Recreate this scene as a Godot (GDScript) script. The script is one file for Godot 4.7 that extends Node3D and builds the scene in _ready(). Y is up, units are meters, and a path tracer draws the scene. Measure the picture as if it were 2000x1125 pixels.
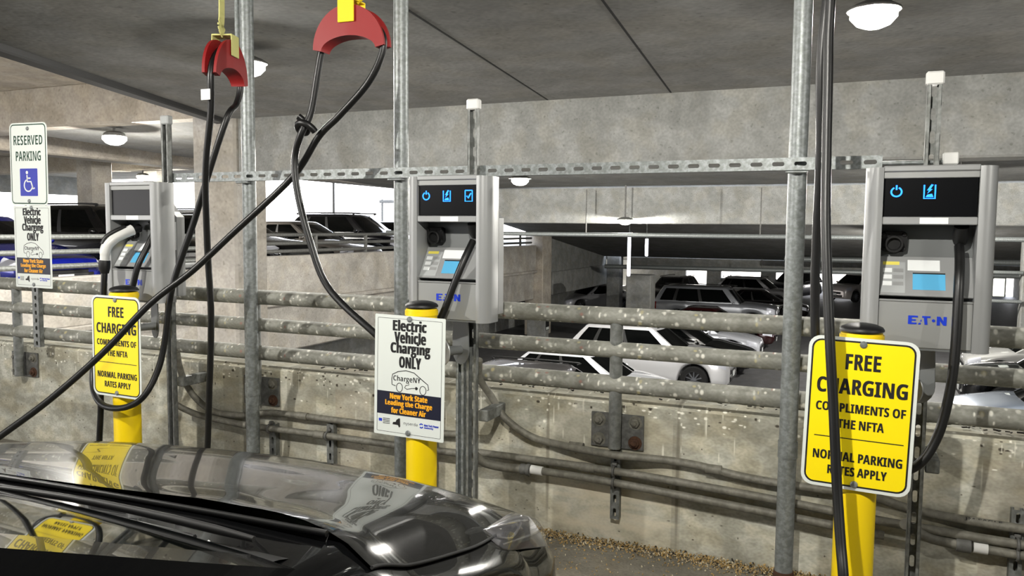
extends Node3D
# A charging bay in a parking garage. x runs along the barrier wall, y is up, z points from the wall towards the viewer.

const ALONG_X := Basis(Vector3(0, -1, 0), Vector3(1, 0, 0), Vector3(0, 0, 1))   # turns local y to world x
const ALONG_Z := Basis(Vector3(1, 0, 0), Vector3(0, 0, 1), Vector3(0, -1, 0))   # turns local y to world z

var M := {}
var car_shapes := {}

func _ready() -> void:
	# ---- camera
	var cam := Camera3D.new()
	cam.name = "camera"
	cam.fov = rad_to_deg(2.0 * atan(562.5 / 1550.0))
	cam.near = 0.05
	cam.far = 300.0
	cam.transform = Transform3D(Basis.from_euler(Vector3(deg_to_rad(-4.31), deg_to_rad(23.4), deg_to_rad(0.51))), Vector3(0, 1.5, 3.6))
	add_child(cam)
	cam.current = true
	# ---- overcast daylight outside the garage, and the exposure
	var we := WorldEnvironment.new()
	we.name = "environment"
	var env := Environment.new()
	var sky := Sky.new()
	var psm := ProceduralSkyMaterial.new()
	psm.sky_top_color = Color(0.86, 0.9, 0.97)
	psm.sky_horizon_color = Color(1.0, 0.98, 0.97)
	psm.ground_horizon_color = Color(0.97, 0.95, 0.93)
	psm.ground_bottom_color = Color(0.8, 0.78, 0.75)
	psm.sun_angle_max = 0.0
	sky.sky_material = psm
	env.background_mode = Environment.BG_SKY
	env.sky = sky
	env.background_energy_multiplier = SKY_ENERGY
	env.tonemap_mode = Environment.TONE_MAPPER_LINEAR
	env.tonemap_exposure = EXPOSURE
	env.sdfgi_enabled = true
	env.ssao_enabled = true
	env.ssil_enabled = true
	we.environment = env
	add_child(we)
	make_materials()
	build_setting()
	build_lamps()
	build_barrier()
	build_supports()
	build_stations()
	build_bollards_and_signs()
	build_cables()
	build_black_car()
	build_parked_cars()
	build_small_things()

const SKY_ENERGY := 8.0
const EXPOSURE := 1.0

# =====================================================================  mesh builder
class MB:
	var v := PackedVector3Array()
	var n := PackedVector3Array()
	var uv := PackedVector2Array()

	func tri3(a: Vector3, b: Vector3, c: Vector3, na: Vector3, nb: Vector3, nc: Vector3, ua := Vector2.ZERO, ub := Vector2.ZERO, uc := Vector2.ZERO) -> void:
		v.append(a); v.append(c); v.append(b)
		n.append(na); n.append(nc); n.append(nb)
		uv.append(ua); uv.append(uc); uv.append(ub)

	func tri(a: Vector3, b: Vector3, c: Vector3, ua := Vector2.ZERO, ub := Vector2.ZERO, uc := Vector2.ZERO) -> void:   # counter-clockwise from outside
		var k := (b - a).cross(c - a)
		if k.length_squared() < 1e-18:
			return
		k = k.normalized()
		tri3(a, b, c, k, k, k, ua, ub, uc)

	func quad(a: Vector3, b: Vector3, c: Vector3, d: Vector3, ua := Vector2(0, 0), ub := Vector2(1, 0), uc := Vector2(1, 1), ud := Vector2(0, 1)) -> void:
		tri(a, b, c, ua, ub, uc)
		tri(a, c, d, ua, uc, ud)

	func out_tri(a: Vector3, b: Vector3, c: Vector3, o: Vector3) -> void:
		if (b - a).cross(c - a).dot((a + b + c) / 3.0 - o) < 0.0:
			tri(a, c, b)
		else:
			tri(a, b, c)

	func box(c: Vector3, s: Vector3, ch := 0.0, t := Transform3D.IDENTITY) -> MB:
		var h := s / 2.0
		ch = minf(ch, minf(h.x, minf(h.y, h.z)) * 0.9)
		var o := t * c
		var P := func(sg: Vector3, axis: int) -> Vector3:
			var p := Vector3.ZERO
			for k in 3:
				p[k] = sg[k] * (h[k] - (0.0 if k == axis else ch))
			return t * (c + p)
		for ax in 3:
			var b1 := (ax + 1) % 3
			var b2 := (ax + 2) % 3
			for sgn in [-1.0, 1.0]:
				var q := []
				for e in [Vector2(-1, -1), Vector2(1, -1), Vector2(1, 1), Vector2(-1, 1)]:
					var sg := Vector3.ZERO
					sg[ax] = sgn; sg[b1] = e.x; sg[b2] = e.y
					q.append(P.call(sg, ax))
				out_tri(q[0], q[1], q[2], o)
				out_tri(q[0], q[2], q[3], o)
			if ch > 0.0:
				for s1 in [-1.0, 1.0]:
					for s2 in [-1.0, 1.0]:
						var lo := Vector3.ZERO
						lo[ax] = -1.0; lo[b1] = s1; lo[b2] = s2
						var hi := lo
						hi[ax] = 1.0
						out_tri(P.call(lo, b1), P.call(hi, b1), P.call(hi, b2), o)
						out_tri(P.call(lo, b1), P.call(hi, b2), P.call(lo, b2), o)
		if ch > 0.0:
			for sx in [-1.0, 1.0]:
				for sy in [-1.0, 1.0]:
					for sz in [-1.0, 1.0]:
						var sg := Vector3(sx, sy, sz)
						out_tri(P.call(sg, 0), P.call(sg, 1), P.call(sg, 2), o)
		return self

	# rows of points; row x column order turns counter-clockwise from outside unless flipped
	func grid(rows: Array, flip := false, closed := false, us := 1.0, vs := 1.0) -> MB:
		var nr := rows.size()
		var nc: int = rows[0].size()
		var nm := []
		for i in nr:
			var line := PackedVector3Array()
			for j in nc:
				var i0 := maxi(i - 1, 0)
				var i1 := mini(i + 1, nr - 1)
				var j0 := (j - 1 + nc) % nc if closed else maxi(j - 1, 0)
				var j1 := (j + 1) % nc if closed else mini(j + 1, nc - 1)
				var du: Vector3 = rows[i][j1] - rows[i][j0]
				var dv: Vector3 = rows[i1][j] - rows[i0][j]
				var k := du.cross(dv)
				line.append((-k if flip else k).normalized() if k.length_squared() > 1e-20 else Vector3.ZERO)
			nm.append(line)
		for i in nr:
			for j in nc:
				if nm[i][j] == Vector3.ZERO:
					nm[i][j] = nm[clampi(i, 1, nr - 2)][j] if nr > 2 else Vector3.UP
		var last := nc if closed else nc - 1
		for i in nr - 1:
			for j in last:
				var j2 := (j + 1) % nc
				var ua := Vector2(float(j) / last * us, float(i) / (nr - 1) * vs)
				var ub := Vector2(float(j + 1) / last * us, ua.y)
				var uc := Vector2(ub.x, float(i + 1) / (nr - 1) * vs)
				var ud := Vector2(ua.x, uc.y)
				if flip:
					tri3(rows[i][j], rows[i + 1][j], rows[i + 1][j2], nm[i][j], nm[i + 1][j], nm[i + 1][j2], ua, ud, uc)
					tri3(rows[i][j], rows[i + 1][j2], rows[i][j2], nm[i][j], nm[i + 1][j2], nm[i][j2], ua, uc, ub)
				else:
					tri3(rows[i][j], rows[i][j2], rows[i + 1][j2], nm[i][j], nm[i][j2], nm[i + 1][j2], ua, ub, uc)
					tri3(rows[i][j], rows[i + 1][j2], rows[i + 1][j], nm[i][j], nm[i + 1][j2], nm[i + 1][j], ua, uc, ud)
		return self

	func fan(ring: Array, o: Vector3) -> void:      # a flat or domed cap, turned away from o
		var m := Vector3.ZERO
		for p in ring:
			m += p
		m /= ring.size()
		for i in ring.size():
			out_tri(m, ring[i], ring[(i + 1) % ring.size()], o)

	func tube(pts: Array, r: float, sides := 10, caps := true, rr: Array = [], vlen := 1.0) -> MB:
		var rows := []
		var t0: Vector3 = (pts[1] - pts[0]).normalized()
		var u := t0.cross(Vector3.UP if absf(t0.y) < 0.9 else Vector3.RIGHT).normalized()
		var dist := 0.0
		for i in pts.size():
			var a: Vector3 = pts[maxi(i - 1, 0)]
			var b: Vector3 = pts[mini(i + 1, pts.size() - 1)]
			var t := (b - a).normalized()
			u = (u - t * u.dot(t)).normalized()
			var w := t.cross(u)
			var ring := PackedVector3Array()
			var q: float = rr[i] if rr.size() else r
			for k in sides:
				var an := TAU * k / sides
				ring.append(pts[i] + (u * cos(an) + w * sin(an)) * q)
			rows.append(ring)
			if i:
				dist += pts[i].distance_to(pts[i - 1])
		grid(rows, false, true, 1.0, dist * vlen)
		if caps:
			fan(rows[0], pts[1])
			fan(rows[-1], pts[-2])
		return self

	func rod(a: Vector3, b: Vector3, r: float, sides := 12) -> MB:
		return tube([a, b], r, sides)

	func lathe(prof: Array, t := Transform3D.IDENTITY, sides := 20) -> MB:     # profile of (radius, height), from the bottom up; sharp between segments over 40 degrees
		for i in prof.size() - 1:
			var p: Vector2 = prof[i]
			var q: Vector2 = prof[i + 1]
			var d := (q - p).normalized()
			var np := Vector2(d.y, -d.x)
			var n0 := np
			var n1 := np
			if i > 0:
				var e: Vector2 = (p - prof[i - 1]).normalized()
				if e.dot(d) > 0.76:
					n0 = (np + Vector2(e.y, -e.x)).normalized()
			if i < prof.size() - 2:
				var e: Vector2 = (prof[i + 2] - q).normalized()
				if e.dot(d) > 0.76:
					n1 = (np + Vector2(e.y, -e.x)).normalized()
			for k in sides:
				var a := TAU * k / sides
				var b := TAU * (k + 1) / sides
				var A := Vector3(cos(a), 0, -sin(a))
				var B := Vector3(cos(b), 0, -sin(b))
				var U := Vector3.UP
				var bs := t.basis
				var f := func(dir: Vector3, c: Vector2) -> Vector3: return t * (dir * c.x + U * c.y)
				var g := func(dir: Vector3, c: Vector2) -> Vector3: return (bs * (dir * c.x + U * c.y)).normalized()
				var ua := Vector2(float(k) / sides, p.y); var ub := Vector2(float(k + 1) / sides, p.y)
				var uc := Vector2(ub.x, q.y); var ud := Vector2(ua.x, q.y)
				if p.x > 1e-6:
					tri3(f.call(A, p), f.call(B, p), f.call(B, q), g.call(A, n0), g.call(B, n0), g.call(B, n1), ua, ub, uc)
				if q.x > 1e-6:
					tri3(f.call(A, p), f.call(B, q), f.call(A, q), g.call(A, n0), g.call(B, n1), g.call(A, n1), ua, uc, ud)
		return self

	func prism(poly: PackedVector2Array, z0: float, z1: float, t := Transform3D.IDENTITY, smooth := false) -> MB:     # an outline in x and y, from z0 to z1
		if Geometry2D.is_polygon_clockwise(poly):
			poly.reverse()
		# Godot's clockwise test has y down: with y up the sense turns over, so measure it
		var area := 0.0
		for i in poly.size():
			area += poly[i].cross(poly[(i + 1) % poly.size()])
		if area < 0.0:
			poly.reverse()
		var ids := Geometry2D.triangulate_polygon(poly)
		for i in range(0, ids.size(), 3):
			var a := poly[ids[i]]; var b := poly[ids[i + 1]]; var c := poly[ids[i + 2]]
			if (b - a).cross(c - a) < 0.0:
				var s := b; b = c; c = s
			tri(t * Vector3(a.x, a.y, z1), t * Vector3(b.x, b.y, z1), t * Vector3(c.x, c.y, z1), a, b, c)
			tri(t * Vector3(a.x, a.y, z0), t * Vector3(c.x, c.y, z0), t * Vector3(b.x, b.y, z0), a, c, b)
		var m := poly.size()
		for i in m:
			var a := poly[i]; var b := poly[(i + 1) % m]
			if smooth:
				var e0 := (b - poly[(i - 1 + m) % m]).normalized()
				var e1 := (poly[(i + 2) % m] - a).normalized()
				var k0 := (t.basis * Vector3(e0.y, -e0.x, 0)).normalized()
				var k1 := (t.basis * Vector3(e1.y, -e1.x, 0)).normalized()
				var e := (b - a).normalized()
				if e.dot(e0) < 0.85: k0 = (t.basis * Vector3(e.y, -e.x, 0)).normalized()
				if e.dot(e1) < 0.85: k1 = (t.basis * Vector3(e.y, -e.x, 0)).normalized()
				var A := t * Vector3(a.x, a.y, z0); var B := t * Vector3(b.x, b.y, z0)
				var C := t * Vector3(b.x, b.y, z1); var D := t * Vector3(a.x, a.y, z1)
				tri3(A, B, C, k0, k1, k1)
				tri3(A, C, D, k0, k1, k0)
			else:
				quad(t * Vector3(a.x, a.y, z0), t * Vector3(b.x, b.y, z0), t * Vector3(b.x, b.y, z1), t * Vector3(a.x, a.y, z1))
		return self

	func ribbon(pts: Array, w: float, z0: float, z1: float, closed := false, t := Transform3D.IDENTITY) -> MB:     # a printed line through points in x and y
		var L := PackedVector2Array()
		var R := PackedVector2Array()
		var m := pts.size()
		for i in m:
			var a: Vector2 = pts[(i - 1 + m) % m] if closed or i > 0 else pts[0]
			var b: Vector2 = pts[(i + 1) % m] if closed or i < m - 1 else pts[m - 1]
			var d := (b - a).normalized()
			L.append(pts[i] + Vector2(-d.y, d.x) * w / 2.0)
			R.append(pts[i] - Vector2(-d.y, d.x) * w / 2.0)
		for i in (m if closed else m - 1):
			var j := (i + 1) % m
			prism(PackedVector2Array([R[i], R[j], L[j], L[i]]), z0, z1, t)
		return self

	# a flat bar along local x from 0 to len, in the x-y plane, with slots
	func slotted(length: float, width: float, pitch: float, slot: Vector2, z0: float, z1: float, t: Transform3D) -> MB:
		var cells := maxi(1, int(round(length / pitch)))
		var pw := length / cells
		for c in cells:
			var o := Vector2((c + 0.5) * pw, 0)
			var hole := []
			var rim := []
			var r := slot.y / 2.0
			for k in 16:
				var a := TAU * (k + 0.5) / 16.0
				var d := Vector2(cos(a), sin(a))
				hole.append(o + Vector2((slot.x / 2.0 - r) * (1.0 if d.x > 0 else -1.0), 0) + d * r)
				var e := Vector2(cos(a), sin(a))
				var s := 1.0 / maxf(absf(e.x), absf(e.y))
				var q := e * s
				if k % 4 == 1 or k % 4 == 2:
					pass
				rim.append(o + Vector2(q.x * pw / 2.0, q.y * width / 2.0))
			for k in 16:
				var j := (k + 1) % 16
				var A := func(p: Vector2, z: float) -> Vector3: return t * Vector3(p.x, p.y, z)
				quad(A.call(hole[k], z1), A.call(rim[k], z1), A.call(rim[j], z1), A.call(hole[j], z1))
				quad(A.call(hole[k], z0), A.call(hole[j], z0), A.call(rim[j], z0), A.call(rim[k], z0))
				quad(A.call(hole[k], z0), A.call(hole[k], z1), A.call(hole[j], z1), A.call(hole[j], z0))
				# the rim's corner, cut off by the straight chord
				if signf(rim[k].x - o.x) != signf(rim[j].x - o.x) or signf(rim[k].y) != signf(rim[j].y):
					continue
				var on_x := absf(absf(rim[k].x - o.x) - pw / 2.0) < 1e-5
				var on_x2 := absf(absf(rim[j].x - o.x) - pw / 2.0) < 1e-5
				if on_x != on_x2:
					var cn := o + Vector2(signf(rim[k].x - o.x) * pw / 2.0, signf(rim[k].y) * width / 2.0)
					tri(A.call(rim[k], z1), A.call(cn, z1), A.call(rim[j], z1))
					tri(A.call(rim[k], z0), A.call(rim[j], z0), A.call(cn, z0))
		return self

	func mesh() -> ArrayMesh:
		var a := []
		a.resize(Mesh.ARRAY_MAX)
		a[Mesh.ARRAY_VERTEX] = v
		a[Mesh.ARRAY_NORMAL] = n
		a[Mesh.ARRAY_TEX_UV] = uv
		var m := ArrayMesh.new()
		m.add_surface_from_arrays(Mesh.PRIMITIVE_TRIANGLES, a)
		return m

# =====================================================================  scene helpers
func smooth_line(pts: Array, k := 6) -> Array:     # a Catmull-Rom curve through the points
	var out := []
	for i in pts.size() - 1:
		var p0: Vector3 = pts[maxi(i - 1, 0)]
		var p3: Vector3 = pts[mini(i + 2, pts.size() - 1)]
		for j in k:
			out.append((pts[i] as Vector3).cubic_interpolate(pts[i + 1], p0, p3, float(j) / k))
	out.append(pts[-1])
	return out

func thing(called: String, label: String, category: String, at := Vector3.ZERO, group := "", yaw := 0.0) -> Node3D:
	var o := Node3D.new()
	o.name = called
	o.position = at
	o.rotation.y = yaw
	add_child(o, true)
	tag(o, label, category, group)
	return o

func tag(o: Node, label: String, category: String, group := "") -> void:
	o.set_meta("label", label)
	o.set_meta("category", category)
	if group != "":
		o.set_meta("group", group)

func part(shape, called: String, m: Material, parent: Node3D = null, world := false) -> MeshInstance3D:   # world: the shape is given in world coordinates
	var o := MeshInstance3D.new()
	o.name = called
	o.mesh = shape.mesh() if shape is MB else shape
	o.material_override = m
	if parent:
		parent.add_child(o, true)
		if world:
			var up: Node = parent
			var t := Transform3D.IDENTITY
			while up is Node3D and up != self:
				t = (up as Node3D).transform * t
				up = up.get_parent()
			o.transform = t.affine_inverse()
	else:
		add_child(o, true)
	return o

func struct(shape, called: String, m: Material, label := "", category := "") -> MeshInstance3D:
	var o := part(shape, called, m)
	o.set_meta("kind", "structure")
	if label != "":
		o.set_meta("label", label)
		o.set_meta("category", category)
	return o

func copy_of(o: Node3D, at: Vector3, yaw := 0.0, label := "", group := "") -> Node3D:
	var c: Node3D = o.duplicate()
	c.name = String(o.name).rstrip("0123456789").trim_suffix("_") + "_001"
	add_child(c, true)
	c.position = at
	c.rotation.y = yaw
	if label != "":
		c.set_meta("label", label)
	if group != "":
		c.set_meta("group", group)
	return c

func rounded_rect(w: float, h: float, r: float, o := Vector2.ZERO, k := 5) -> PackedVector2Array:
	var p := PackedVector2Array()
	for c in 4:
		var m := o + Vector2((w / 2 - r) * [1, -1, -1, 1][c], (h / 2 - r) * [1, 1, -1, -1][c])
		for i in k + 1:
			var a := PI / 2 * (c + float(i) / k)
			p.append(m + Vector2(cos(a), sin(a)) * r)
	return p

func ellipse(rx: float, ry: float, o := Vector2.ZERO, k := 20) -> Array:
	var p := []
	for i in k:
		p.append(o + Vector2(cos(TAU * i / k) * rx, sin(TAU * i / k) * ry))
	return p

func lettering(words: String, width: float, height: float, m: Material, parent: Node3D, at: Vector3, heavy := 0.0, basis := Basis.IDENTITY) -> MeshInstance3D:   # printed words, centred at a point, the given size from edge to edge; heavy thickens the strokes
	var f := SystemFont.new()
	f.font_names = PackedStringArray(["Droid Sans"])
	f.font_weight = 400 if heavy < 0.0 else 700
	var t := TextMesh.new()
	t.text = words
	t.font = f
	t.font_size = 64
	t.pixel_size = 0.01
	t.depth = 0.02
	t.curve_step = 2.0
	var bb := t.get_aabb()
	var st := SurfaceTool.new()
	st.begin(Mesh.PRIMITIVE_TRIANGLES)
	var k := maxf(heavy, 0.0) * 0.03
	var lift := 0.0
	for o: Vector2 in ([Vector2.ZERO] if heavy <= 0.0 else [Vector2(-1, -0.4), Vector2(1, -0.4), Vector2(-1, 0.4), Vector2(1, 0.4), Vector2.ZERO]):
		for n in t.get_surface_count():
			st.append_from(t, n, Transform3D(Basis.IDENTITY, Vector3(o.x * k, o.y * k * 0.5, lift)))
		lift += 0.008
	var o := part(st.commit(), "lettering", m, parent)
	var s := Vector3(width / maxf(bb.size.x + 2 * k, 0.001), height / maxf(bb.size.y, 0.001), 0.03)
	o.transform = Transform3D(basis, at) * Transform3D(Basis.from_scale(s), -Vector3(bb.get_center().x * s.x, bb.get_center().y * s.y, 0))
	return o

# =====================================================================  materials
func mat(color: Color, rough := 0.8, metal := 0.0, tex: Texture2D = null, scale := 1.0, bump: Texture2D = null, bump_cm := 0.2) -> StandardMaterial3D:
	var m := StandardMaterial3D.new()
	m.albedo_color = color
	m.roughness = rough
	m.metallic = metal
	if tex or bump:
		m.uv1_triplanar = true
		m.uv1_world_triplanar = true
		m.uv1_scale = Vector3.ONE * scale
	if tex:
		m.albedo_texture = tex
	if bump:
		m.heightmap_enabled = true
		m.heightmap_texture = bump
		m.heightmap_scale = bump_cm
	return m

func noise(sd: int, freq: float, oct := 4, w := 512, h := 512, kind := FastNoiseLite.TYPE_SIMPLEX_SMOOTH) -> PackedByteArray:
	var f := FastNoiseLite.new()
	f.seed = sd
	f.frequency = freq
	f.noise_type = kind
	f.fractal_octaves = oct
	var im := f.get_seamless_image(w, h)
	im.convert(Image.FORMAT_L8)
	return im.get_data()

func paint(w: int, h: int, base: Color, layers: Array) -> Image:      # layers of [bytes, low colour factor, high colour factor]: each multiplies the tone
	var out := PackedByteArray()
	out.resize(w * h * 3)
	for i in w * h:
		var r := base.r; var g := base.g; var b := base.b
		for l in layers:
			var x: float = l[0][i] / 255.0
			x = smoothstep(l[3], l[4], x)
			r *= lerpf(l[1].r, l[2].r, x); g *= lerpf(l[1].g, l[2].g, x); b *= lerpf(l[1].b, l[2].b, x)
		out[i * 3] = clampi(int(r * 255), 0, 255)
		out[i * 3 + 1] = clampi(int(g * 255), 0, 255)
		out[i * 3 + 2] = clampi(int(b * 255), 0, 255)
	return Image.create_from_data(w, h, false, Image.FORMAT_RGB8, out)

func tex_of(im: Image) -> ImageTexture:
	return ImageTexture.create_from_image(im)

func blot(im: Image, x: float, y: float, rx: float, ry: float, c: Color, a: float, soft := 0.5) -> void:     # a stain: an ellipse of one colour with a soft rim
	var w := im.get_width(); var h := im.get_height()
	for j in range(int(y - ry), int(y + ry) + 1):
		if j < 0 or j >= h:
			continue
		for i in range(int(x - rx), int(x + rx) + 1):
			var d := Vector2((i - x) / maxf(rx, 0.5), (j - y) / maxf(ry, 0.5)).length()
			if d < 1.0:
				var k := a * smoothstep(1.0, 1.0 - soft, d)
				var xi := posmod(i, w)
				im.set_pixel(xi, j, im.get_pixel(xi, j).lerp(c, k))

func flat(c: Color, rough := 0.6, metal := 0.0) -> StandardMaterial3D:
	return mat(c, rough, metal)

func glow(c: Color, e: float) -> StandardMaterial3D:
	var m := mat(c, 0.5)
	m.emission_enabled = true
	m.emission = c
	m.emission_energy_multiplier = e
	return m

func paint_coat(c: Color, rough := 0.25, metal := 0.3) -> StandardMaterial3D:      # car paint
	var m := mat(c, rough, metal)
	m.clearcoat_enabled = true
	m.clearcoat = 1.0
	m.clearcoat_roughness = 0.02
	return m

func make_materials() -> void:
	var w := Color(1, 1, 1)
	var n1 := noise(1, 0.008, 5)
	var n2 := noise(2, 0.03, 4)
	var n3 := noise(3, 0.15, 3)
	var n4 := noise(4, 0.012, 4)
	var pore := noise(5, 0.09, 2)
	var conc := paint(512, 512, Color(0.86, 0.86, 0.86), [[n1, Color(0.91, 0.91, 0.905), w, 0.25, 0.75], [n2, Color(0.94, 0.94, 0.94), w, 0.3, 0.7], [n3, Color(0.93, 0.93, 0.93), w, 0.2, 0.8], [n4, Color(1, 0.99, 0.97), w, 0.3, 0.6], [pore, Color(0.86, 0.86, 0.85), w, 0.12, 0.2]])
	var conc_t := tex_of(conc)
	var bump := Image.create_from_data(512, 512, false, Image.FORMAT_L8, n3)
	var bump_t := tex_of(bump)
	M.concrete = mat(Color(0.64, 0.645, 0.635), 0.92, 0.0, conc_t, 0.33, bump_t, 0.15)
	M.ceiling = mat(Color(0.56, 0.56, 0.55), 0.95, 0.0, conc_t, 0.21, bump_t, 0.2)  # same concrete, toned down to stand for the weaker light on ceilings
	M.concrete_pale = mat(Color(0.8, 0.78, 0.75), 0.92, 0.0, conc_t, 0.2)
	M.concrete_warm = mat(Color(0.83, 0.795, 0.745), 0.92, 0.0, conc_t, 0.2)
	M.asphalt = mat(Color(0.42, 0.42, 0.43), 0.55, 0.0, conc_t, 0.5, bump_t, 0.1)
	M.deck = mat(Color(0.55, 0.53, 0.48), 0.95, 0.0, conc_t, 0.7, bump_t, 0.3)
	# the barrier wall: patched, stained, splashed by birds
	M.barrier = barrier_material(bump_t)
	# galvanised steel: mottled
	var g1 := noise(11, 0.02, 3)
	var g2 := noise(12, 0.06, 3, 512, 512, FastNoiseLite.TYPE_CELLULAR)
	var galv := tex_of(paint(512, 512, Color(0.95, 0.95, 0.95), [[g1, Color(0.84, 0.84, 0.83), w, 0.25, 0.75], [g2, Color(0.93, 0.93, 0.93), w, 0.3, 0.7]]))
	M.galvanised = mat(Color(0.52, 0.53, 0.52), 0.5, 0.35, galv, 2.0)
	M.zinc = mat(Color(0.58, 0.60, 0.60), 0.45, 0.4, galv, 3.0)
	M.conduit = mat(Color(0.5, 0.49, 0.45), 0.6, 0.15, galv, 2.0)
	M.old_steel = mat(Color(0.42, 0.42, 0.41), 0.65, 0.2, galv, 2.0)
	M.rust = mat(Color(0.33, 0.22, 0.15), 0.9, 0.1, galv, 3.0)
	M.rail = rail_material(galv)
	M.case_grey = mat(Color(0.57, 0.575, 0.575), 0.38, 0.25)
	M.case_door = mat(Color(0.55, 0.555, 0.55), 0.45, 0.2)
	M.case_dark = mat(Color(0.40, 0.41, 0.41), 0.5, 0.15)
	M.screen = mat(Color(0.03, 0.033, 0.042), 0.3)
	M.screen.metallic_specular = 0.3
	M.black = mat(Color(0.025, 0.025, 0.027), 0.5)
	M.rubber = mat(Color(0.035, 0.036, 0.038), 0.42)
	M.white_plastic = mat(Color(0.80, 0.80, 0.79), 0.3)
	M.white = mat(Color(0.82, 0.84, 0.82), 0.45)
	M.paper = mat(Color(0.85, 0.86, 0.86), 0.6)
	M.pale_print = mat(Color(0.6, 0.61, 0.61), 0.6)
	M.yellow = mat(Color(0.95, 0.85, 0.02), 0.4)
	M.yellow_post = mat(Color(0.93, 0.80, 0.01), 0.42)
	M.sign_black = mat(Color(0.035, 0.03, 0.03), 0.6)
	M.sign_green = mat(Color(0.03, 0.22, 0.14), 0.6)
	M.navy = mat(Color(0.02, 0.035, 0.14), 0.5)
	M.sign_gold = mat(Color(0.93, 0.66, 0.08), 0.5)
	M.badge_blue = mat(Color(0.05, 0.13, 0.62), 0.5)
	M.logo_blue = mat(Color(0.06, 0.2, 0.72), 0.4)
	M.sticker_blue = mat(Color(0.3, 0.62, 0.78), 0.5)
	M.sticker_yellow = mat(Color(0.85, 0.8, 0.35), 0.5)
	M.icon = glow(Color(0.02, 0.3, 1.0), 2.4)
	M.icon_pale = glow(Color(0.06, 0.45, 1.0), 3.0)
	M.red = mat(Color(0.50, 0.04, 0.045), 0.6)
	M.strap = mat(Color(0.86, 0.75, 0.05), 0.7)
	M.strap_pale = mat(Color(0.72, 0.71, 0.45), 0.7)
	M.glass = mat(Color(0.02, 0.025, 0.025), 0.03)
	M.glass.metallic_specular = 0.4
	var pane := mat(Color(0.03, 0.035, 0.035, 0.55), 0.02)
	pane.transparency = BaseMaterial3D.TRANSPARENCY_ALPHA
	M.pane = pane
	M.car_trim = mat(Color(0.03, 0.03, 0.032), 0.55)
	M.tyre = mat(Color(0.03, 0.03, 0.03), 0.8)
	M.rim = mat(Color(0.5, 0.51, 0.53), 0.3, 0.8)
	M.lamp_glass = mat(Color(0.85, 0.86, 0.9), 0.08, 0.3)
	M.tail = mat(Color(0.35, 0.02, 0.03), 0.15)
	M.chrome = mat(Color(0.8, 0.8, 0.82), 0.12, 1.0)
	M.road_paint = mat(Color(0.75, 0.75, 0.74), 0.7)
	M.shaded_edge = mat(Color(0.2, 0.2, 0.2), 0.9)  # dark grey that paints shade onto the concrete drip edge
	M.dark_gap = mat(Color(0.07, 0.07, 0.07), 0.9)

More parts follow.
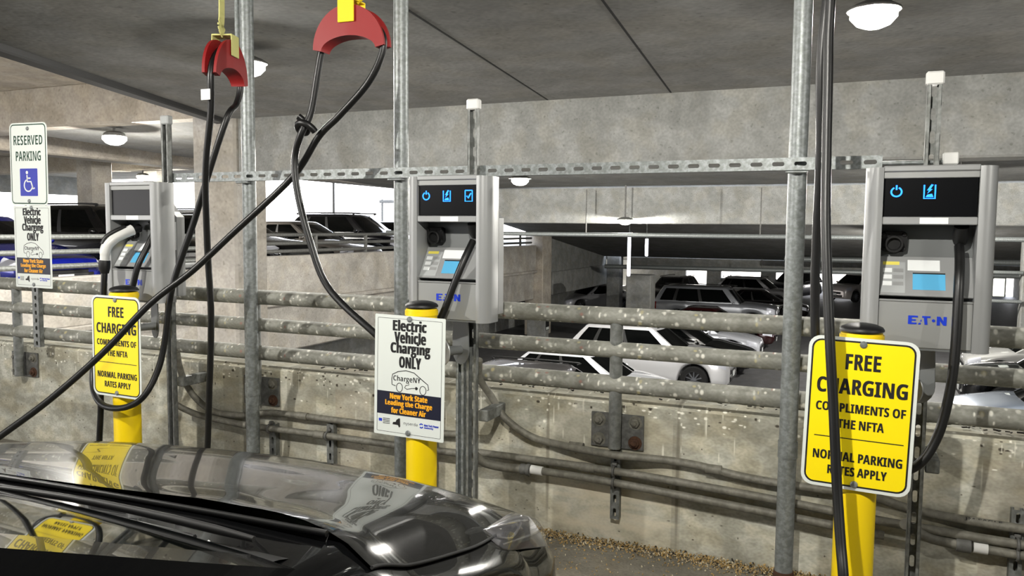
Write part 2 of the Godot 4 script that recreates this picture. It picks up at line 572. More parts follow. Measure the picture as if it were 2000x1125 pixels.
func barrier_material(bump_t: Texture2D) -> StandardMaterial3D:      # covers x from -7 to 2.2 and y from 0 to 0.75 of the wall's face
	var W := 2048
	var H := 256
	var a := noise(21, 0.006, 5, W, H)
	var b := noise(22, 0.035, 4, W, H)
	var c := noise(23, 0.2, 2, W, H)
	var d := noise(24, 0.015, 3, W, H)
	var wh := Color(1, 1, 1)
	var im := paint(W, H, Color(0.785, 0.78, 0.745), [[a, Color(0.82, 0.815, 0.8), wh, 0.25, 0.7], [b, Color(0.88, 0.88, 0.87), wh, 0.3, 0.7], [c, Color(0.92, 0.92, 0.92), wh, 0.2, 0.7], [d, Color(1, 0.98, 0.94), wh, 0.3, 0.65]])
	var rng := RandomNumberGenerator.new()
	rng.seed = 5
	var px := func(x: float) -> float: return (x + 7.0) / 9.2 * W
	var py := func(y: float) -> float: return (0.75 - y) / 0.75 * H
	# patches of repair: smooth lighter and darker panels with straight sides
	for q in [[-1.36, -0.74, 0.0, 0.62, Color(0.74, 0.71, 0.64), 0.35], [-0.74, -0.70, 0.0, 0.6, Color(0.45, 0.43, 0.38), 0.35], [-2.95, -2.75, 0.0, 0.66, Color(0.5, 0.48, 0.43), 0.4], [-3.42, -3.3, 0.0, 0.65, Color(0.48, 0.46, 0.42), 0.4], [-2.62, -2.4, 0.0, 0.6, Color(0.54, 0.48, 0.41), 0.3], [-3.02, -2.95, 0.1, 0.6, Color(0.78, 0.76, 0.71), 0.4], [0.5, 0.72, 0.0, 0.6, Color(0.52, 0.46, 0.4), 0.25], [-1.6, -1.36, 0.0, 0.4, Color(0.56, 0.53, 0.47), 0.25]]:
		for j in range(maxi(0, int(py.call(q[3]))), mini(H, int(py.call(q[2])))):
			for i in range(int(px.call(q[0])), int(px.call(q[1]))):
				im.set_pixel(i, j, im.get_pixel(i, j).lerp(q[4], q[5] * (0.6 + 0.4 * b[j * W + i] / 255.0)))
	# scraped pale smears low down
	for k in 26:
		blot(im, px.call(rng.randf_range(-1.36, -0.74)), py.call(rng.randf_range(0.02, 0.3)), rng.randf_range(8, 40), rng.randf_range(3, 16), Color(0.82, 0.78, 0.7), 0.4, 0.7)
	for k in 60:
		blot(im, rng.randf_range(0, W), rng.randf_range(0, H), rng.randf_range(10, 90), rng.randf_range(6, 40), Color(0.55, 0.53, 0.47) if k % 2 else Color(0.82, 0.8, 0.74), 0.15, 0.9)
	# the joints between the wall's pours
	for x in [-5.8, -1.36, -0.72, 0.9]:
		blot(im, px.call(x), H / 2.0, 2.5, H * 0.6, Color(0.36, 0.34, 0.3), 0.5, 0.6)
	# bird splashes under the top edge, runs below them, dark specks
	for k in 760:
		var x := rng.randf_range(0, W)
		var y := H * 0.05 + absf(rng.randfn(0, 22))
		blot(im, x, y, rng.randf_range(0.8, 2.8), rng.randf_range(0.8, 3.4), Color(0.95, 0.94, 0.91) if rng.randf() < 0.65 else Color(0.2, 0.18, 0.15), 0.9, 0.4)
	for k in 90:
		blot(im, rng.randf_range(0, W), rng.randf_range(20, 110), rng.randf_range(0.6, 1.3), rng.randf_range(5, 30), Color(0.92, 0.91, 0.87), 0.75, 0.6)
	for k in 300:
		blot(im, rng.randf_range(0, W), rng.randf_range(0, H), rng.randf_range(0.6, 1.6), rng.randf_range(0.6, 1.6), Color(0.22, 0.2, 0.17), 0.8, 0.4)
	var m := mat(Color(0.97, 0.97, 0.95), 0.93)
	m.albedo_texture = tex_of(im)
	return m

func rail_material(_g: Texture2D) -> StandardMaterial3D:       # old grey paint on pipe, with droppings; across the picture goes round the pipe, down it goes along
	var W := 128
	var H := 1024
	var a := noise(31, 0.02, 4, W, H)
	var b := noise(32, 0.12, 3, W, H)
	var wh := Color(1, 1, 1)
	var im := paint(W, H, Color(0.56, 0.56, 0.53), [[a, Color(0.86, 0.86, 0.85), wh, 0.3, 0.7], [b, Color(0.93, 0.93, 0.92), wh, 0.3, 0.7]])
	var rng := RandomNumberGenerator.new()
	rng.seed = 9
	for k in 340:
		var x := rng.randf_range(0, W)
		var y := rng.randf_range(0, H)
		var c := Color(0.88, 0.87, 0.83) if rng.randf() < 0.8 else Color(0.7, 0.66, 0.5) if rng.randf() < 0.6 else Color(0.55, 0.4, 0.36)
		blot(im, x, y, rng.randf_range(2.0, 9.0), rng.randf_range(1.4, 5.0), c, rng.randf_range(0.4, 0.95), 0.6)
	for k in 60:
		blot(im, rng.randf_range(0, W), rng.randf_range(0, H), rng.randf_range(3, 10), rng.randf_range(3, 14), Color(0.36, 0.35, 0.32), 0.4, 0.8)
	var m := mat(Color(1, 1, 1), 0.6, 0.1)
	m.albedo_texture = tex_of(im)
	return m

# =====================================================================  the garage
func slab(pts: Array, y0: float, y1: float) -> MB:      # a flat slab with an outline of (x, z)
	var poly := PackedVector2Array()
	for p in pts:
		poly.append(Vector2(p.x, -p.y))
	return MB.new().prism(poly, y0, y1, Transform3D(Basis(Vector3(1, 0, 0), Vector3(0, 0, -1), Vector3(0, 1, 0)), Vector3.ZERO))

func bxs(x0: float, x1: float, y0: float, y1: float, z0: float, z1: float, ch := 0.0) -> MB:
	return MB.new().box(Vector3((x0 + x1) / 2, (y0 + y1) / 2, (z0 + z1) / 2), Vector3(x1 - x0, y1 - y0, z1 - z0), ch)

func build_setting() -> void:
	struct(slab([Vector2(-11.8, -0.25), Vector2(9, -0.25), Vector2(9, 12), Vector2(-11.8, 12)], -0.3, 0.0), "floor", M.deck)
	# the barrier wall: body, and a face that carries the stains
	var w := MB.new()
	var x0 := -7.4
	var x1 := 4.4
	var uvx := func(x: float) -> float: return (x + 7.0) / 9.2
	var prof := [Vector2(0, 0.0), Vector2(0, 0.672), Vector2(-0.022, 0.694), Vector2(-0.2, 0.700), Vector2(-0.2, 0.0)]    # (z, y)
	for i in prof.size() - 1:
		var a: Vector2 = prof[i]
		var b: Vector2 = prof[i + 1]
		var va := 1.0 - a.y / 0.75 if i == 0 else 0.06 + 0.1 * i
		var vb := 1.0 - b.y / 0.75 if i == 0 else va + 0.3 if i == 2 else va + 0.04
		w.quad(Vector3(x0, a.y, a.x), Vector3(x1, a.y, a.x), Vector3(x1, b.y, b.x), Vector3(x0, b.y, b.x), Vector2(uvx.call(x0), va), Vector2(uvx.call(x1), va), Vector2(uvx.call(x1), vb), Vector2(uvx.call(x0), vb))
	for x in [x0, x1]:
		var ring := []
		for p in prof:
			ring.append(Vector3(x, p.y, p.x))
		w.fan(ring, Vector3(-1.5, 0.3, -0.1))
	struct(w, "wall_front", M.barrier)
	# our ceiling, its drip edge, and the beam beyond the barrier
	struct(slab([Vector2(-7.6, -4.4), Vector2(9, -4.4), Vector2(9, 12), Vector2(-2.2, 12), Vector2(-6.1, -0.4)], 2.86, 3.15), "ceiling", M.ceiling)
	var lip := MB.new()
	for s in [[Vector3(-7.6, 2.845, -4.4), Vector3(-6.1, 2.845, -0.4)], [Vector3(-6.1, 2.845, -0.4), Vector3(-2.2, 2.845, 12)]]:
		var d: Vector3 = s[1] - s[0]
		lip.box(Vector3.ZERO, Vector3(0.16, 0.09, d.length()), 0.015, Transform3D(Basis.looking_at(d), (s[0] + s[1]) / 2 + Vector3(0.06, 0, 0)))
	struct(lip, "ceiling_edge_trim", M.shaded_edge, "concrete drip edge along the left side of the low ceiling, its shade put into the colour", "trim")
	var jn := MB.new()
	for s in [[Vector3(-2.63, 2.862, -0.76), Vector3(-3.06, 2.862, -4.38)], [Vector3(-1.40, 2.862, -0.6), Vector3(-1.75, 2.862, -4.38)]]:
		var d: Vector3 = s[1] - s[0]
		jn.box(Vector3.ZERO, Vector3(0.016, 0.012, d.length()), 0.0, Transform3D(Basis.looking_at(d), (s[0] + s[1]) / 2))
	struct(jn, "ceiling_joint_trim", M.dark_gap, "dark joints across the underside of the low ceiling", "joint")
	struct(bxs(-7.3, 9.0, 2.15, 2.95, -4.85, -4.4, 0.02), "ceiling_beam", M.concrete, "deep grey concrete beam just beyond the railing", "beam")
	struct(bxs(-8.02, -7.3, -2.9, 2.98, -4.95, -4.35, 0.03), "concrete_column", M.concrete_pale, "stained square concrete column behind the leftmost tall pipe", "column")
	# the lower deck: floor, sloping soffits, two more beams
	struct(slab([Vector2(-16.5, -0.2), Vector2(10, -0.2), Vector2(10, -62), Vector2(-16.5, -62)], -3.2, -2.9), "floor_lower", M.asphalt)
	var so := MB.new()
	for s in [[-4.8, 2.92, -16.0, 2.58, -12.0], [-16.3, 2.58, -36.0, 0.1, -12.2], [-36.5, 0.1, -60.0, -0.35, -16.5]]:
		var zm: float = (s[0] + s[2]) / 2
		var d := Vector3(0, s[3] - s[1], s[2] - s[0])
		so.box(Vector3.ZERO, Vector3(10.0 - s[4], 0.25, d.length()), 0.0, Transform3D(Basis.looking_at(d), Vector3((10.0 + s[4]) / 2, (s[1] + s[3]) / 2 + 0.125, zm)))
	struct(so, "ceiling_lower", M.ceiling)
	struct(bxs(-11.95, 10, 1.64, 2.56, -16.5, -16.0, 0.02), "ceiling_beam", M.concrete, "second grey concrete beam, behind the beam beyond the railing", "beam")
	struct(bxs(-10.6, 10, -0.42, 0.1, -36.6, -36.0, 0.02), "ceiling_beam", M.concrete, "lowest and farthest concrete beam over the lower deck", "beam")
	# the ramp wall to the left of the lower deck: parapet, ledge, spandrel panels, dark gap below
	var panels := [-2.0, -9.9, -17.6, -26.6]
	var pw := MB.new()
	pw.box(Vector3(-12.15, 0.3, -18.1), Vector3(0.3, 1.04, 17.0), 0.02)
	pw.box(Vector3(-12.15, 0.2, -5.7), Vector3(0.3, 0.84, 7.75), 0.02)
	pw.box(Vector3(-12.1, -0.26, -14.3), Vector3(0.34, 0.1, 24.6), 0.02)
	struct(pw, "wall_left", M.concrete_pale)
	for i in 3:
		var za: float = panels[i]
		var zb: float = panels[i + 1]
		var p := part(bxs(-12.35, -12.08, -1.4, -0.3, zb + 0.03, za - 0.03, 0.03), "panel", M.concrete_pale, get_node("wall_left"))
	struct(bxs(-14.2, -13.9, -2.9, 0.0, -40, -0.2), "wall_retaining", M.concrete)
	struct(bxs(-12.5, -11.7, -2.9, 2.6, -27.6, -26.6, 0.03), "concrete_column", M.concrete_warm, "pinkish concrete column at the end of the ramp parapet", "column")
	var fw := MB.new()
	fw.box(Vector3(-12.1, 0.6, -32), Vector3(0.3, 3.6, 8.8))
	struct(fw, "wall_infill", M.concrete)
	part(bxs(-12.0, -11.85, -1.35, -0.35, -36.2, -28.2, 0.03), "panel", M.concrete, get_node("wall_infill"))
	struct(bxs(-11.9, -11.2, -2.9, 0.4, -37.0, -36.3, 0.03), "concrete_column", M.concrete, "dim concrete column beside the vertical white tubes", "column")
	struct(bxs(-8.35, -7.35, -2.9, -0.3, -27.9, -27.1, 0.03), "concrete_column", M.concrete, "dark grey column behind the long silver wagon", "column")
	struct(bxs(5.0, 5.5, -2.9, 1.4, -27.2, -26.7, 0.03), "concrete_column", M.concrete, "grey column to the right of the rightmost charger", "column")
	# ends and sides
	var far := MB.new()
	far.box(Vector3(-6.0, -0.2, -60.2), Vector3(32.0, 2.0, 0.4))
	for x in [-10.2, -6.1, -4.0, 0.5, 5, 9]:
		far.box(Vector3(x, -2.05, -60.1), Vector3(1.1, 2.1, 0.5))
	far.box(Vector3(-17.2, -2.05, -60.1), Vector3(9.6, 2.1, 0.5))
	far.box(Vector3(-8.2, -2.6, -60.1), Vector3(3, 0.7, 0.3))
	struct(far, "wall_far", M.concrete)
	struct(bxs(10, 10.3, -3.2, 3.15, -60, 12), "wall_right", M.concrete)
	struct(bxs(-11.8, 10, -0.3, 3.15, 12, 12.3), "wall_back", M.concrete)
	# the upper deck on the left, open to the sky at its far sides
	struct(slab([Vector2(-45, -75), Vector2(-12.3, -75), Vector2(-12.3, 12), Vector2(-45, 12)], -0.1, 0.2), "floor_upper", M.concrete)
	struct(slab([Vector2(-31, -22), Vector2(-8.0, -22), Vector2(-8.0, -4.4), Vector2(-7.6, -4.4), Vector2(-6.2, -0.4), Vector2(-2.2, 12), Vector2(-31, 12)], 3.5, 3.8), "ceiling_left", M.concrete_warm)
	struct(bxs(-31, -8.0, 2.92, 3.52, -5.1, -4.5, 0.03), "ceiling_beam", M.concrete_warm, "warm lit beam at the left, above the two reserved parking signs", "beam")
	struct(bxs(-31, -12.4, 3.0, 3.52, -12.9, -12.4, 0.03), "ceiling_beam", M.concrete_warm, "warm lit beam farther back on the left deck", "beam")
	struct(bxs(-15.6, -15.0, 2.9, 3.52, -22, -5.0, 0.03), "ceiling_beam", M.concrete_warm, "beam running away over the columns of the left deck", "beam")
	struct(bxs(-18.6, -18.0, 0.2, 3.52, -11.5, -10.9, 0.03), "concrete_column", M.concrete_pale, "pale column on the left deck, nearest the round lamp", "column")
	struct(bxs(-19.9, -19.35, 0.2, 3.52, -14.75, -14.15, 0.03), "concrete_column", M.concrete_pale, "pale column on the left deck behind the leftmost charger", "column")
	struct(bxs(-31.3, -31, 2.75, 3.8, -22, 12), "wall_outer", M.concrete)
	struct(bxs(-31.3, -31, 0.2, 1.0, -22, 12), "wall_parapet", M.concrete)
	ramp_rail()
	# painted bay lines on the lower deck
	for zz in [-9.9, -12.8, -16.2, -19.6, -22.3, -25.1]:
		struct(bxs(-8.4, -3.2, -2.9, -2.896, zz - 0.05, zz + 0.05), "trim_bay_line", M.road_paint)

func ramp_rail() -> void:
	for q in [[-2.0, -9.2, [0.80, 1.04, 1.29], 0.62, "grey pipe railing on the ramp parapet left of the leftmost charger", M.galvanised], [-9.9, -26.4, [0.92, 1.1, 1.3], 0.82, "pipe railing on the ramp parapet in front of the navy car, coloured dark for its backlit shade", M.old_steel]]:  # the far section's darker steel stands in for its backlit shade
		var t := thing("ramp_railing", q[4], "railing", Vector3(-12.15, q[3], q[0]))
		for y in q[2]:
			part(MB.new().rod(Vector3(-12.15, y, q[0]), Vector3(-12.15, y, q[1]), 0.045, 10), "rail", q[5], t, true)
		var z: float = q[0] - 0.3
		while z > q[1]:
			part(MB.new().rod(Vector3(-12.15, q[3], z), Vector3(-12.15, 1.3, z), 0.05, 10), "post", q[5], t, true)
			z -= 2.15

# =====================================================================  lamps
func garage_lamp(label: String, at: Vector3, e: float, shown: float, stem := 0.14, shade := 0.21, group := "garage ceiling lamps", size := 1.0) -> void:
	var t := thing("ceiling_lamp", label, "lamp", at, group)
	t.scale = Vector3.ONE
	var k := size
	part(MB.new().lathe([Vector2(0, 0.03 * k), Vector2(shade * k, 0.03 * k), Vector2(shade * k, 0.045 * k), Vector2(0.14 * k, 0.075 * k), Vector2(0.08 * k, 0.10 * k), Vector2(0, 0.10 * k)], Transform3D(), 20), "housing", M.old_steel, t)
	var st := MB.new().rod(Vector3(0, 0.1 * k, 0), Vector3(0, 0.1 * k + stem, 0), 0.02)
	part(st, "stem", M.old_steel, t)
	var ln := glow(Color(1, 0.99, 0.95), shown)
	part(MB.new().lathe([Vector2(0, -0.10 * k), Vector2(0.06 * k, -0.095 * k), Vector2(0.12 * k, -0.07 * k), Vector2(0.165 * k, -0.02 * k), Vector2(0.165 * k, 0.01 * k), Vector2(0.16 * k, 0.028 * k), Vector2(0, 0.028 * k)], Transform3D(), 20), "lens", ln, t)
	var l := OmniLight3D.new()
	l.name = "lamp_light"
	l.position = Vector3(0, 0.005 * k, 0)
	l.light_energy = e
	l.light_color = Color(1, 0.985, 0.95)
	l.light_size = 0.02 * k
	l.omni_range = 60
	l.omni_attenuation = 2.0
	l.shadow_enabled = true
	t.add_child(l)

func build_lamps() -> void:
	garage_lamp("glaring ceiling lamp above the rightmost charger", Vector3(0.04, 2.70, -1.34), LAMP * 0.5, 14, 0.085, 0.19, "garage ceiling lamps", 0.75)
	garage_lamp("glaring ceiling lamp right behind the leftmost tall pipe", Vector3(-4.27, 2.70, -1.21), LAMP * 0.5, 14, 0.085, 0.19, "garage ceiling lamps", 0.75)
	# the row over the driving lane, behind the viewer
	garage_lamp("ceiling lamp over the lane behind the viewer, above the black car", Vector3(-0.5, 2.62, 2.7), LAMP, 10)
	garage_lamp("ceiling lamp over the lane behind the viewer, towards the left deck", Vector3(-4.0, 2.62, 2.7), LAMP, 10)
	garage_lamp("ceiling lamp over the lane behind the viewer, by the right wall", Vector3(3.6, 2.62, 2.7), LAMP * 0.7, 10)
	# over the lower deck and the left deck
	garage_lamp("small bright lamp just below the slotted channel, right of the middle charger", Vector3(-5.87, 2.40, -10.3), 30, 10, 0.25)
	garage_lamp("small bright lamp above the vertical white tubes", Vector3(-5.26, 1.70, -15.55), 10, 10, 0.79)
	garage_lamp("unseen lamp added to light the lower deck, hidden by the rightmost charger", Vector3(1.6, 2.4, -12), 30, 10, 0.2)  # added out of sight to brighten the lower deck
	garage_lamp("unseen lamp added to light the lower deck, beyond the second beam", Vector3(1.6, 1.3, -24), 46, 10, 0.22)  # a second added lamp, unseen, for the deck's far part
	garage_lamp("round lamp under the warm beam on the left deck", Vector3(-9.95, 2.75, -4.8), 24, 10, 0.08, 0.15)
	garage_lamp("small round lamp deep inside the left deck", Vector3(-18.2, 2.83, -12.65), 24, 10, 0.08, 0.15)

const LAMP := 7.8

# =====================================================================  the barrier: railing, conduits, pipes, struts
func bolt_shape(r := 0.022) -> MB:      # along +z: washer, hexagonal nut, threaded end
	var b := MB.new()
	var tz := Transform3D(ALONG_Z, Vector3.ZERO)
	b.lathe([Vector2(r * 1.5, 0), Vector2(r * 1.5, 0.003), Vector2(0, 0.003)], tz, 16)
	b.lathe([Vector2(r, 0.003), Vector2(r, 0.014), Vector2(r * 0.85, 0.017), Vector2(0, 0.017)], tz, 6)
	b.lathe([Vector2(r * 0.45, 0.017), Vector2(r * 0.45, 0.026), Vector2(0, 0.027)], tz, 10)
	return b

func build_barrier() -> void:
	var t := thing("guard_railing", "grey three-bar pipe railing with bird droppings bolted to the barrier wall", "railing", Vector3(-1.5, 0.45, 0.05))
	var x0 := -6.9
	var x1 := 3.4
	var spec := [[1.097, 0.042], [0.940, 0.038], [0.779, 0.042]]
	for s in spec:
		part(MB.new().tube([Vector3(x0, s[0], 0.05), Vector3(-4, s[0], 0.05), Vector3(-1.5, s[0], 0.05), Vector3(1, s[0], 0.05), Vector3(x1, s[0], 0.05)], s[1], 16, true, [], 0.33), "rail", M.rail, t, true)
	var bolt := bolt_shape().mesh()
	for x in [-5.16, -3.13, -1.005, 1.06, 3.1]:
		part(MB.new().tube([Vector3(x, 0.475, 0.05), Vector3(x, 0.8, 0.05), Vector3(x, 1.09, 0.05)], 0.03, 16, true, [], 0.5), "post", M.galvanised, t, true)
		var p := part(MB.new().box(Vector3(x, 0.548, 0.006), Vector3(0.255, 0.165, 0.012), 0.002), "base_plate", M.old_steel, t, true)
		for s in [Vector2(-1, -1), Vector2(1, -1), Vector2(1, 1), Vector2(-1, 1)]:
			var b := part(bolt, "bolt", M.rust if s.x > 0 and s.y < 0 else M.conduit, p)
			b.position = Vector3(x + s.x * 0.088, 0.548 + s.y * 0.048, 0.012)
	# conduits along the wall
	var up := conduit("upper grey conduit that drops from the middle charger along the wall", [Vector3(-1.665, 0.86, 0.15), Vector3(-1.685, 0.76, 0.1), Vector3(-1.641, 0.658, 0.05), Vector3(-1.576, 0.561, 0.04), Vector3(-1.451, 0.484, 0.035), Vector3(-1.316, 0.456, 0.03), Vector3(-1.008, 0.45, 0.075), Vector3(-0.765, 0.442, 0.03), Vector3(-0.603, 0.434, 0.03), Vector3(-0.445, 0.413, 0.03), Vector3(-0.272, 0.402, 0.03), Vector3(0.09, 0.396, 0.03), Vector3(0.26, 0.365, 0.03), Vector3(0.60, 0.352, 0.05), Vector3(1.6, 0.34, 0.03)], 0.0185, [[-1.2, 0.03], [-0.55, 0.03]])
	lettering("JM EAGLE", 0.13, 0.013, M.sign_black, up, Vector3(0.50, 0.3665, 0.0605) - up.position, 0.0, Basis(Vector3(1, 0, 0), -0.6))
	conduit("straight middle conduit running under the railing post right of the middle charger", [Vector3(-1.78, 0.372, 0.062), Vector3(-1.0, 0.369, 0.062), Vector3(-0.275, 0.337, 0.062), Vector3(0.317, 0.302, 0.062), Vector3(1.6, 0.27, 0.062)], 0.0185, [[-1.13, 0.062]])
	var c3 := conduit("lowest conduit with a white coupling right of the middle charger", [Vector3(-1.40, 0.322, 0.062), Vector3(-1.0, 0.314, 0.062), Vector3(-0.273, 0.274, 0.062), Vector3(0.15, 0.25, 0.062)], 0.0185, [])
	part(MB.new().tube(smooth_line([Vector3(-1.70, 0.40, 0.15), Vector3(-1.66, 0.338, 0.1), Vector3(-1.569, 0.314, 0.062), Vector3(-1.47, 0.318, 0.062)]), 0.022, 12), "flexible_conduit", M.conduit, c3, true)
	part(MB.new().lathe([Vector2(0, 0), Vector2(0.026, 0), Vector2(0.028, 0.012), Vector2(0.024, 0.03), Vector2(0.03, 0.034), Vector2(0.03, 0.05), Vector2(0.022, 0.054), Vector2(0, 0.054)], Transform3D(ALONG_X, Vector3(-1.475, 0.3185, 0.062)), 14), "coupling", M.old_steel, c3, true)
	part(MB.new().rod(Vector3(-1.42, 0.323, 0.062), Vector3(-1.36, 0.321, 0.062), 0.0225), "white_coupling", M.white_plastic, c3, true)
	conduit("upper conduit that curves down from the leftmost charger", [Vector3(-3.63, 0.76, 0.15), Vector3(-3.64, 0.60, 0.1), Vector3(-3.591, 0.47, 0.05), Vector3(-3.453, 0.398, 0.04), Vector3(-3.259, 0.394, 0.03), Vector3(-3.108, 0.424, 0.03), Vector3(-2.924, 0.435, 0.03), Vector3(-2.327, 0.435, 0.03), Vector3(-1.95, 0.436, 0.03), Vector3(-1.80, 0.455, 0.04), Vector3(-1.74, 0.52, 0.1), Vector3(-1.735, 0.7, 0.14)], 0.0185, [[-2.82, 0.03], [-2.05, 0.03]])
	conduit("lower conduit between the leftmost and the middle charger", [Vector3(-3.68, 0.45, 0.14), Vector3(-3.62, 0.40, 0.09), Vector3(-3.523, 0.369, 0.062), Vector3(-3.289, 0.354, 0.062), Vector3(-3.1, 0.350, 0.062), Vector3(-2.637, 0.352, 0.062), Vector3(-2.2, 0.351, 0.062), Vector3(-1.78, 0.354, 0.062)], 0.0185, [[-3.19, 0.062], [-2.68, 0.062]])
	var c4 := conduit("short conduit with a white coupling right of the rightmost charger post", [Vector3(0.47, 0.257, 0.062), Vector3(0.7, 0.25, 0.062), Vector3(1.6, 0.24, 0.062)], 0.0185, [])
	part(MB.new().tube(smooth_line([Vector3(0.22, 0.34, 0.15), Vector3(0.25, 0.305, 0.1), Vector3(0.325, 0.268, 0.062), Vector3(0.42, 0.259, 0.062)]), 0.022, 12), "flexible_conduit", M.conduit, c4, true)
	part(MB.new().lathe([Vector2(0, 0), Vector2(0.028, 0), Vector2(0.03, 0.03), Vector2(0.03, 0.05), Vector2(0.022, 0.054), Vector2(0, 0.054)], Transform3D(ALONG_X, Vector3(0.41, 0.259, 0.062)), 14), "coupling", M.old_steel, c4, true)
	part(MB.new().rod(Vector3(0.47, 0.257, 0.062), Vector3(0.52, 0.256, 0.062), 0.0225), "white_coupling", M.white_plastic, c4, true)
	# short channel pieces that carry the conduits
	bracket("short slotted bracket under the railing post, with pipe clamps", -1.003, 0.46, 0.13, [0.369, 0.314])
	bracket("short slotted bracket between the leftmost and middle chargers", -2.63, 0.41, 0.12, [0.352])
	bracket("short slotted bracket just right of the leftmost tall pipe", -3.03, 0.37, 0.05, [0.350])
	bracket("short slotted bracket at the right edge of the wall", 0.62, 0.42, 0.1, [0.292, 0.252])
	# leaf litter and droppings at the foot of the wall
	debris()

func conduit(label: String, pts: Array, r: float, joints: Array) -> Node3D:
	var t := thing("conduit", label, "conduit", pts[0], "conduits along the barrier wall")
	part(MB.new().tube(smooth_line(pts, 8), r, 12), "pipe", M.conduit, t, true)
	for j in joints:
		var y := 0.0
		for i in pts.size() - 1:
			if pts[i].x <= j[0] and pts[i + 1].x >= j[0]:
				y = lerpf(pts[i].y, pts[i + 1].y, (j[0] - pts[i].x) / (pts[i + 1].x - pts[i].x))
		part(MB.new().rod(Vector3(j[0] - 0.035, y, j[1]), Vector3(j[0] + 0.035, y, j[1]), r + 0.004), "coupling", M.conduit, t, true)
	return t

func bracket(label: String, x: float, y1: float, y0: float, clamps: Array) -> void:
	var t := thing("channel_bracket", label, "bracket", Vector3(x, y0, 0), "channel brackets on the wall")
	part(channel(y1 - y0, 0.044, 0.036, 0.07, Transform3D(Basis(Vector3(0, 1, 0), Vector3(-1, 0, 0), Vector3(0, 0, 1)), Vector3(x, y0, 0.002))), "channel", M.galvanised, t, true)
	for y in clamps:
		var c := MB.new()
		var ring := []
		for k in 13:
			var a := PI * k / 12.0
			ring.append(Vector3(x, y + cos(a) * 0.0225, 0.062 + sin(a) * 0.0225))
		ring.insert(0, Vector3(x, y + 0.0225, 0.036))
		ring.append(Vector3(x, y - 0.0225, 0.036))
		c.tube(ring, 0.006, 6)
		c.box(Vector3(x, y + 0.03, 0.045), Vector3(0.022, 0.014, 0.02), 0.002)
		part(c, "pipe_clamp", M.old_steel, t, true)

func debris() -> void:
	var rng := RandomNumberGenerator.new()
	rng.seed = 77
	var st := [MB.new(), MB.new(), MB.new()]
	for k in 5200:
		var x := rng.randf_range(-1.75, 0.9)
		var z := 0.005 + absf(rng.randfn(0, 0.055)) if k % 8 else rng.randf_range(0.0, 0.42)
		var s := rng.randf_range(0.003, 0.009)
		var b := Basis.from_euler(Vector3(rng.randf() * TAU, rng.randf() * TAU, rng.randf() * TAU))
		var y := 0.003 + maxf(0.0, 0.02 - z * 0.2) * rng.randf()
		st[0 if k % 10 < 7 else 1 if k % 10 < 8 else 2].box(Vector3.ZERO, Vector3(s, s * 0.35, s * 0.7), 0.0, Transform3D(b, Vector3(x, y, z)))
	var t := Node3D.new()
	t.name = "litter"
	t.position = Vector3(-0.4, 0, 0.05)
	add_child(t)
	tag(t, "strip of dry leaf bits and droppings along the foot of the barrier wall", "litter")
	t.set_meta("kind", "stuff")
	for i in 3:
		var m := part(st[i], ["dry_bits", "dark_bits", "pale_bits"][i], flat([Color(0.62, 0.52, 0.33), Color(0.16, 0.14, 0.11), Color(0.74, 0.7, 0.6)][i], 0.95), t, true)
		m.set_meta("kind", "stuff")
	var u := MB.new()
	for k in 220:
		var x := rng.randf_range(-2.8, 2.0)
		var s := rng.randf_range(0.004, 0.014)
		u.box(Vector3.ZERO, Vector3(s * 1.8, s * 0.4, s * 0.7), 0.0, Transform3D(Basis(Vector3.UP, rng.randf() * TAU), Vector3(x, 0.706, rng.randf_range(-0.17, -0.04))))
	var um := part(u, "litter", flat(Color(0.17, 0.15, 0.12), 0.95))
	um.set_meta("kind", "stuff")
	tag(um, "dark dry crumbs scattered on the top of the barrier wall", "litter")

# a strut channel along local x, web towards +z: slotted web, two flanges, two lips
func channel(length: float, width: float, depth: float, pitch: float, t: Transform3D) -> MB:
	var m := MB.new()
	m.slotted(length, width, pitch, Vector2(pitch * 0.56, width * 0.34), depth - 0.0028, depth, t)
	for s in [-1.0, 1.0]:
		m.box(Vector3(length / 2, s * (width / 2 - 0.0014), depth / 2 - 0.0015), Vector3(length, 0.0028, depth - 0.003), 0.0, t)
		m.box(Vector3(length / 2, s * (width / 2 - 0.007), 0.0014), Vector3(length, 0.0112, 0.0028), 0.0, t)
	return m

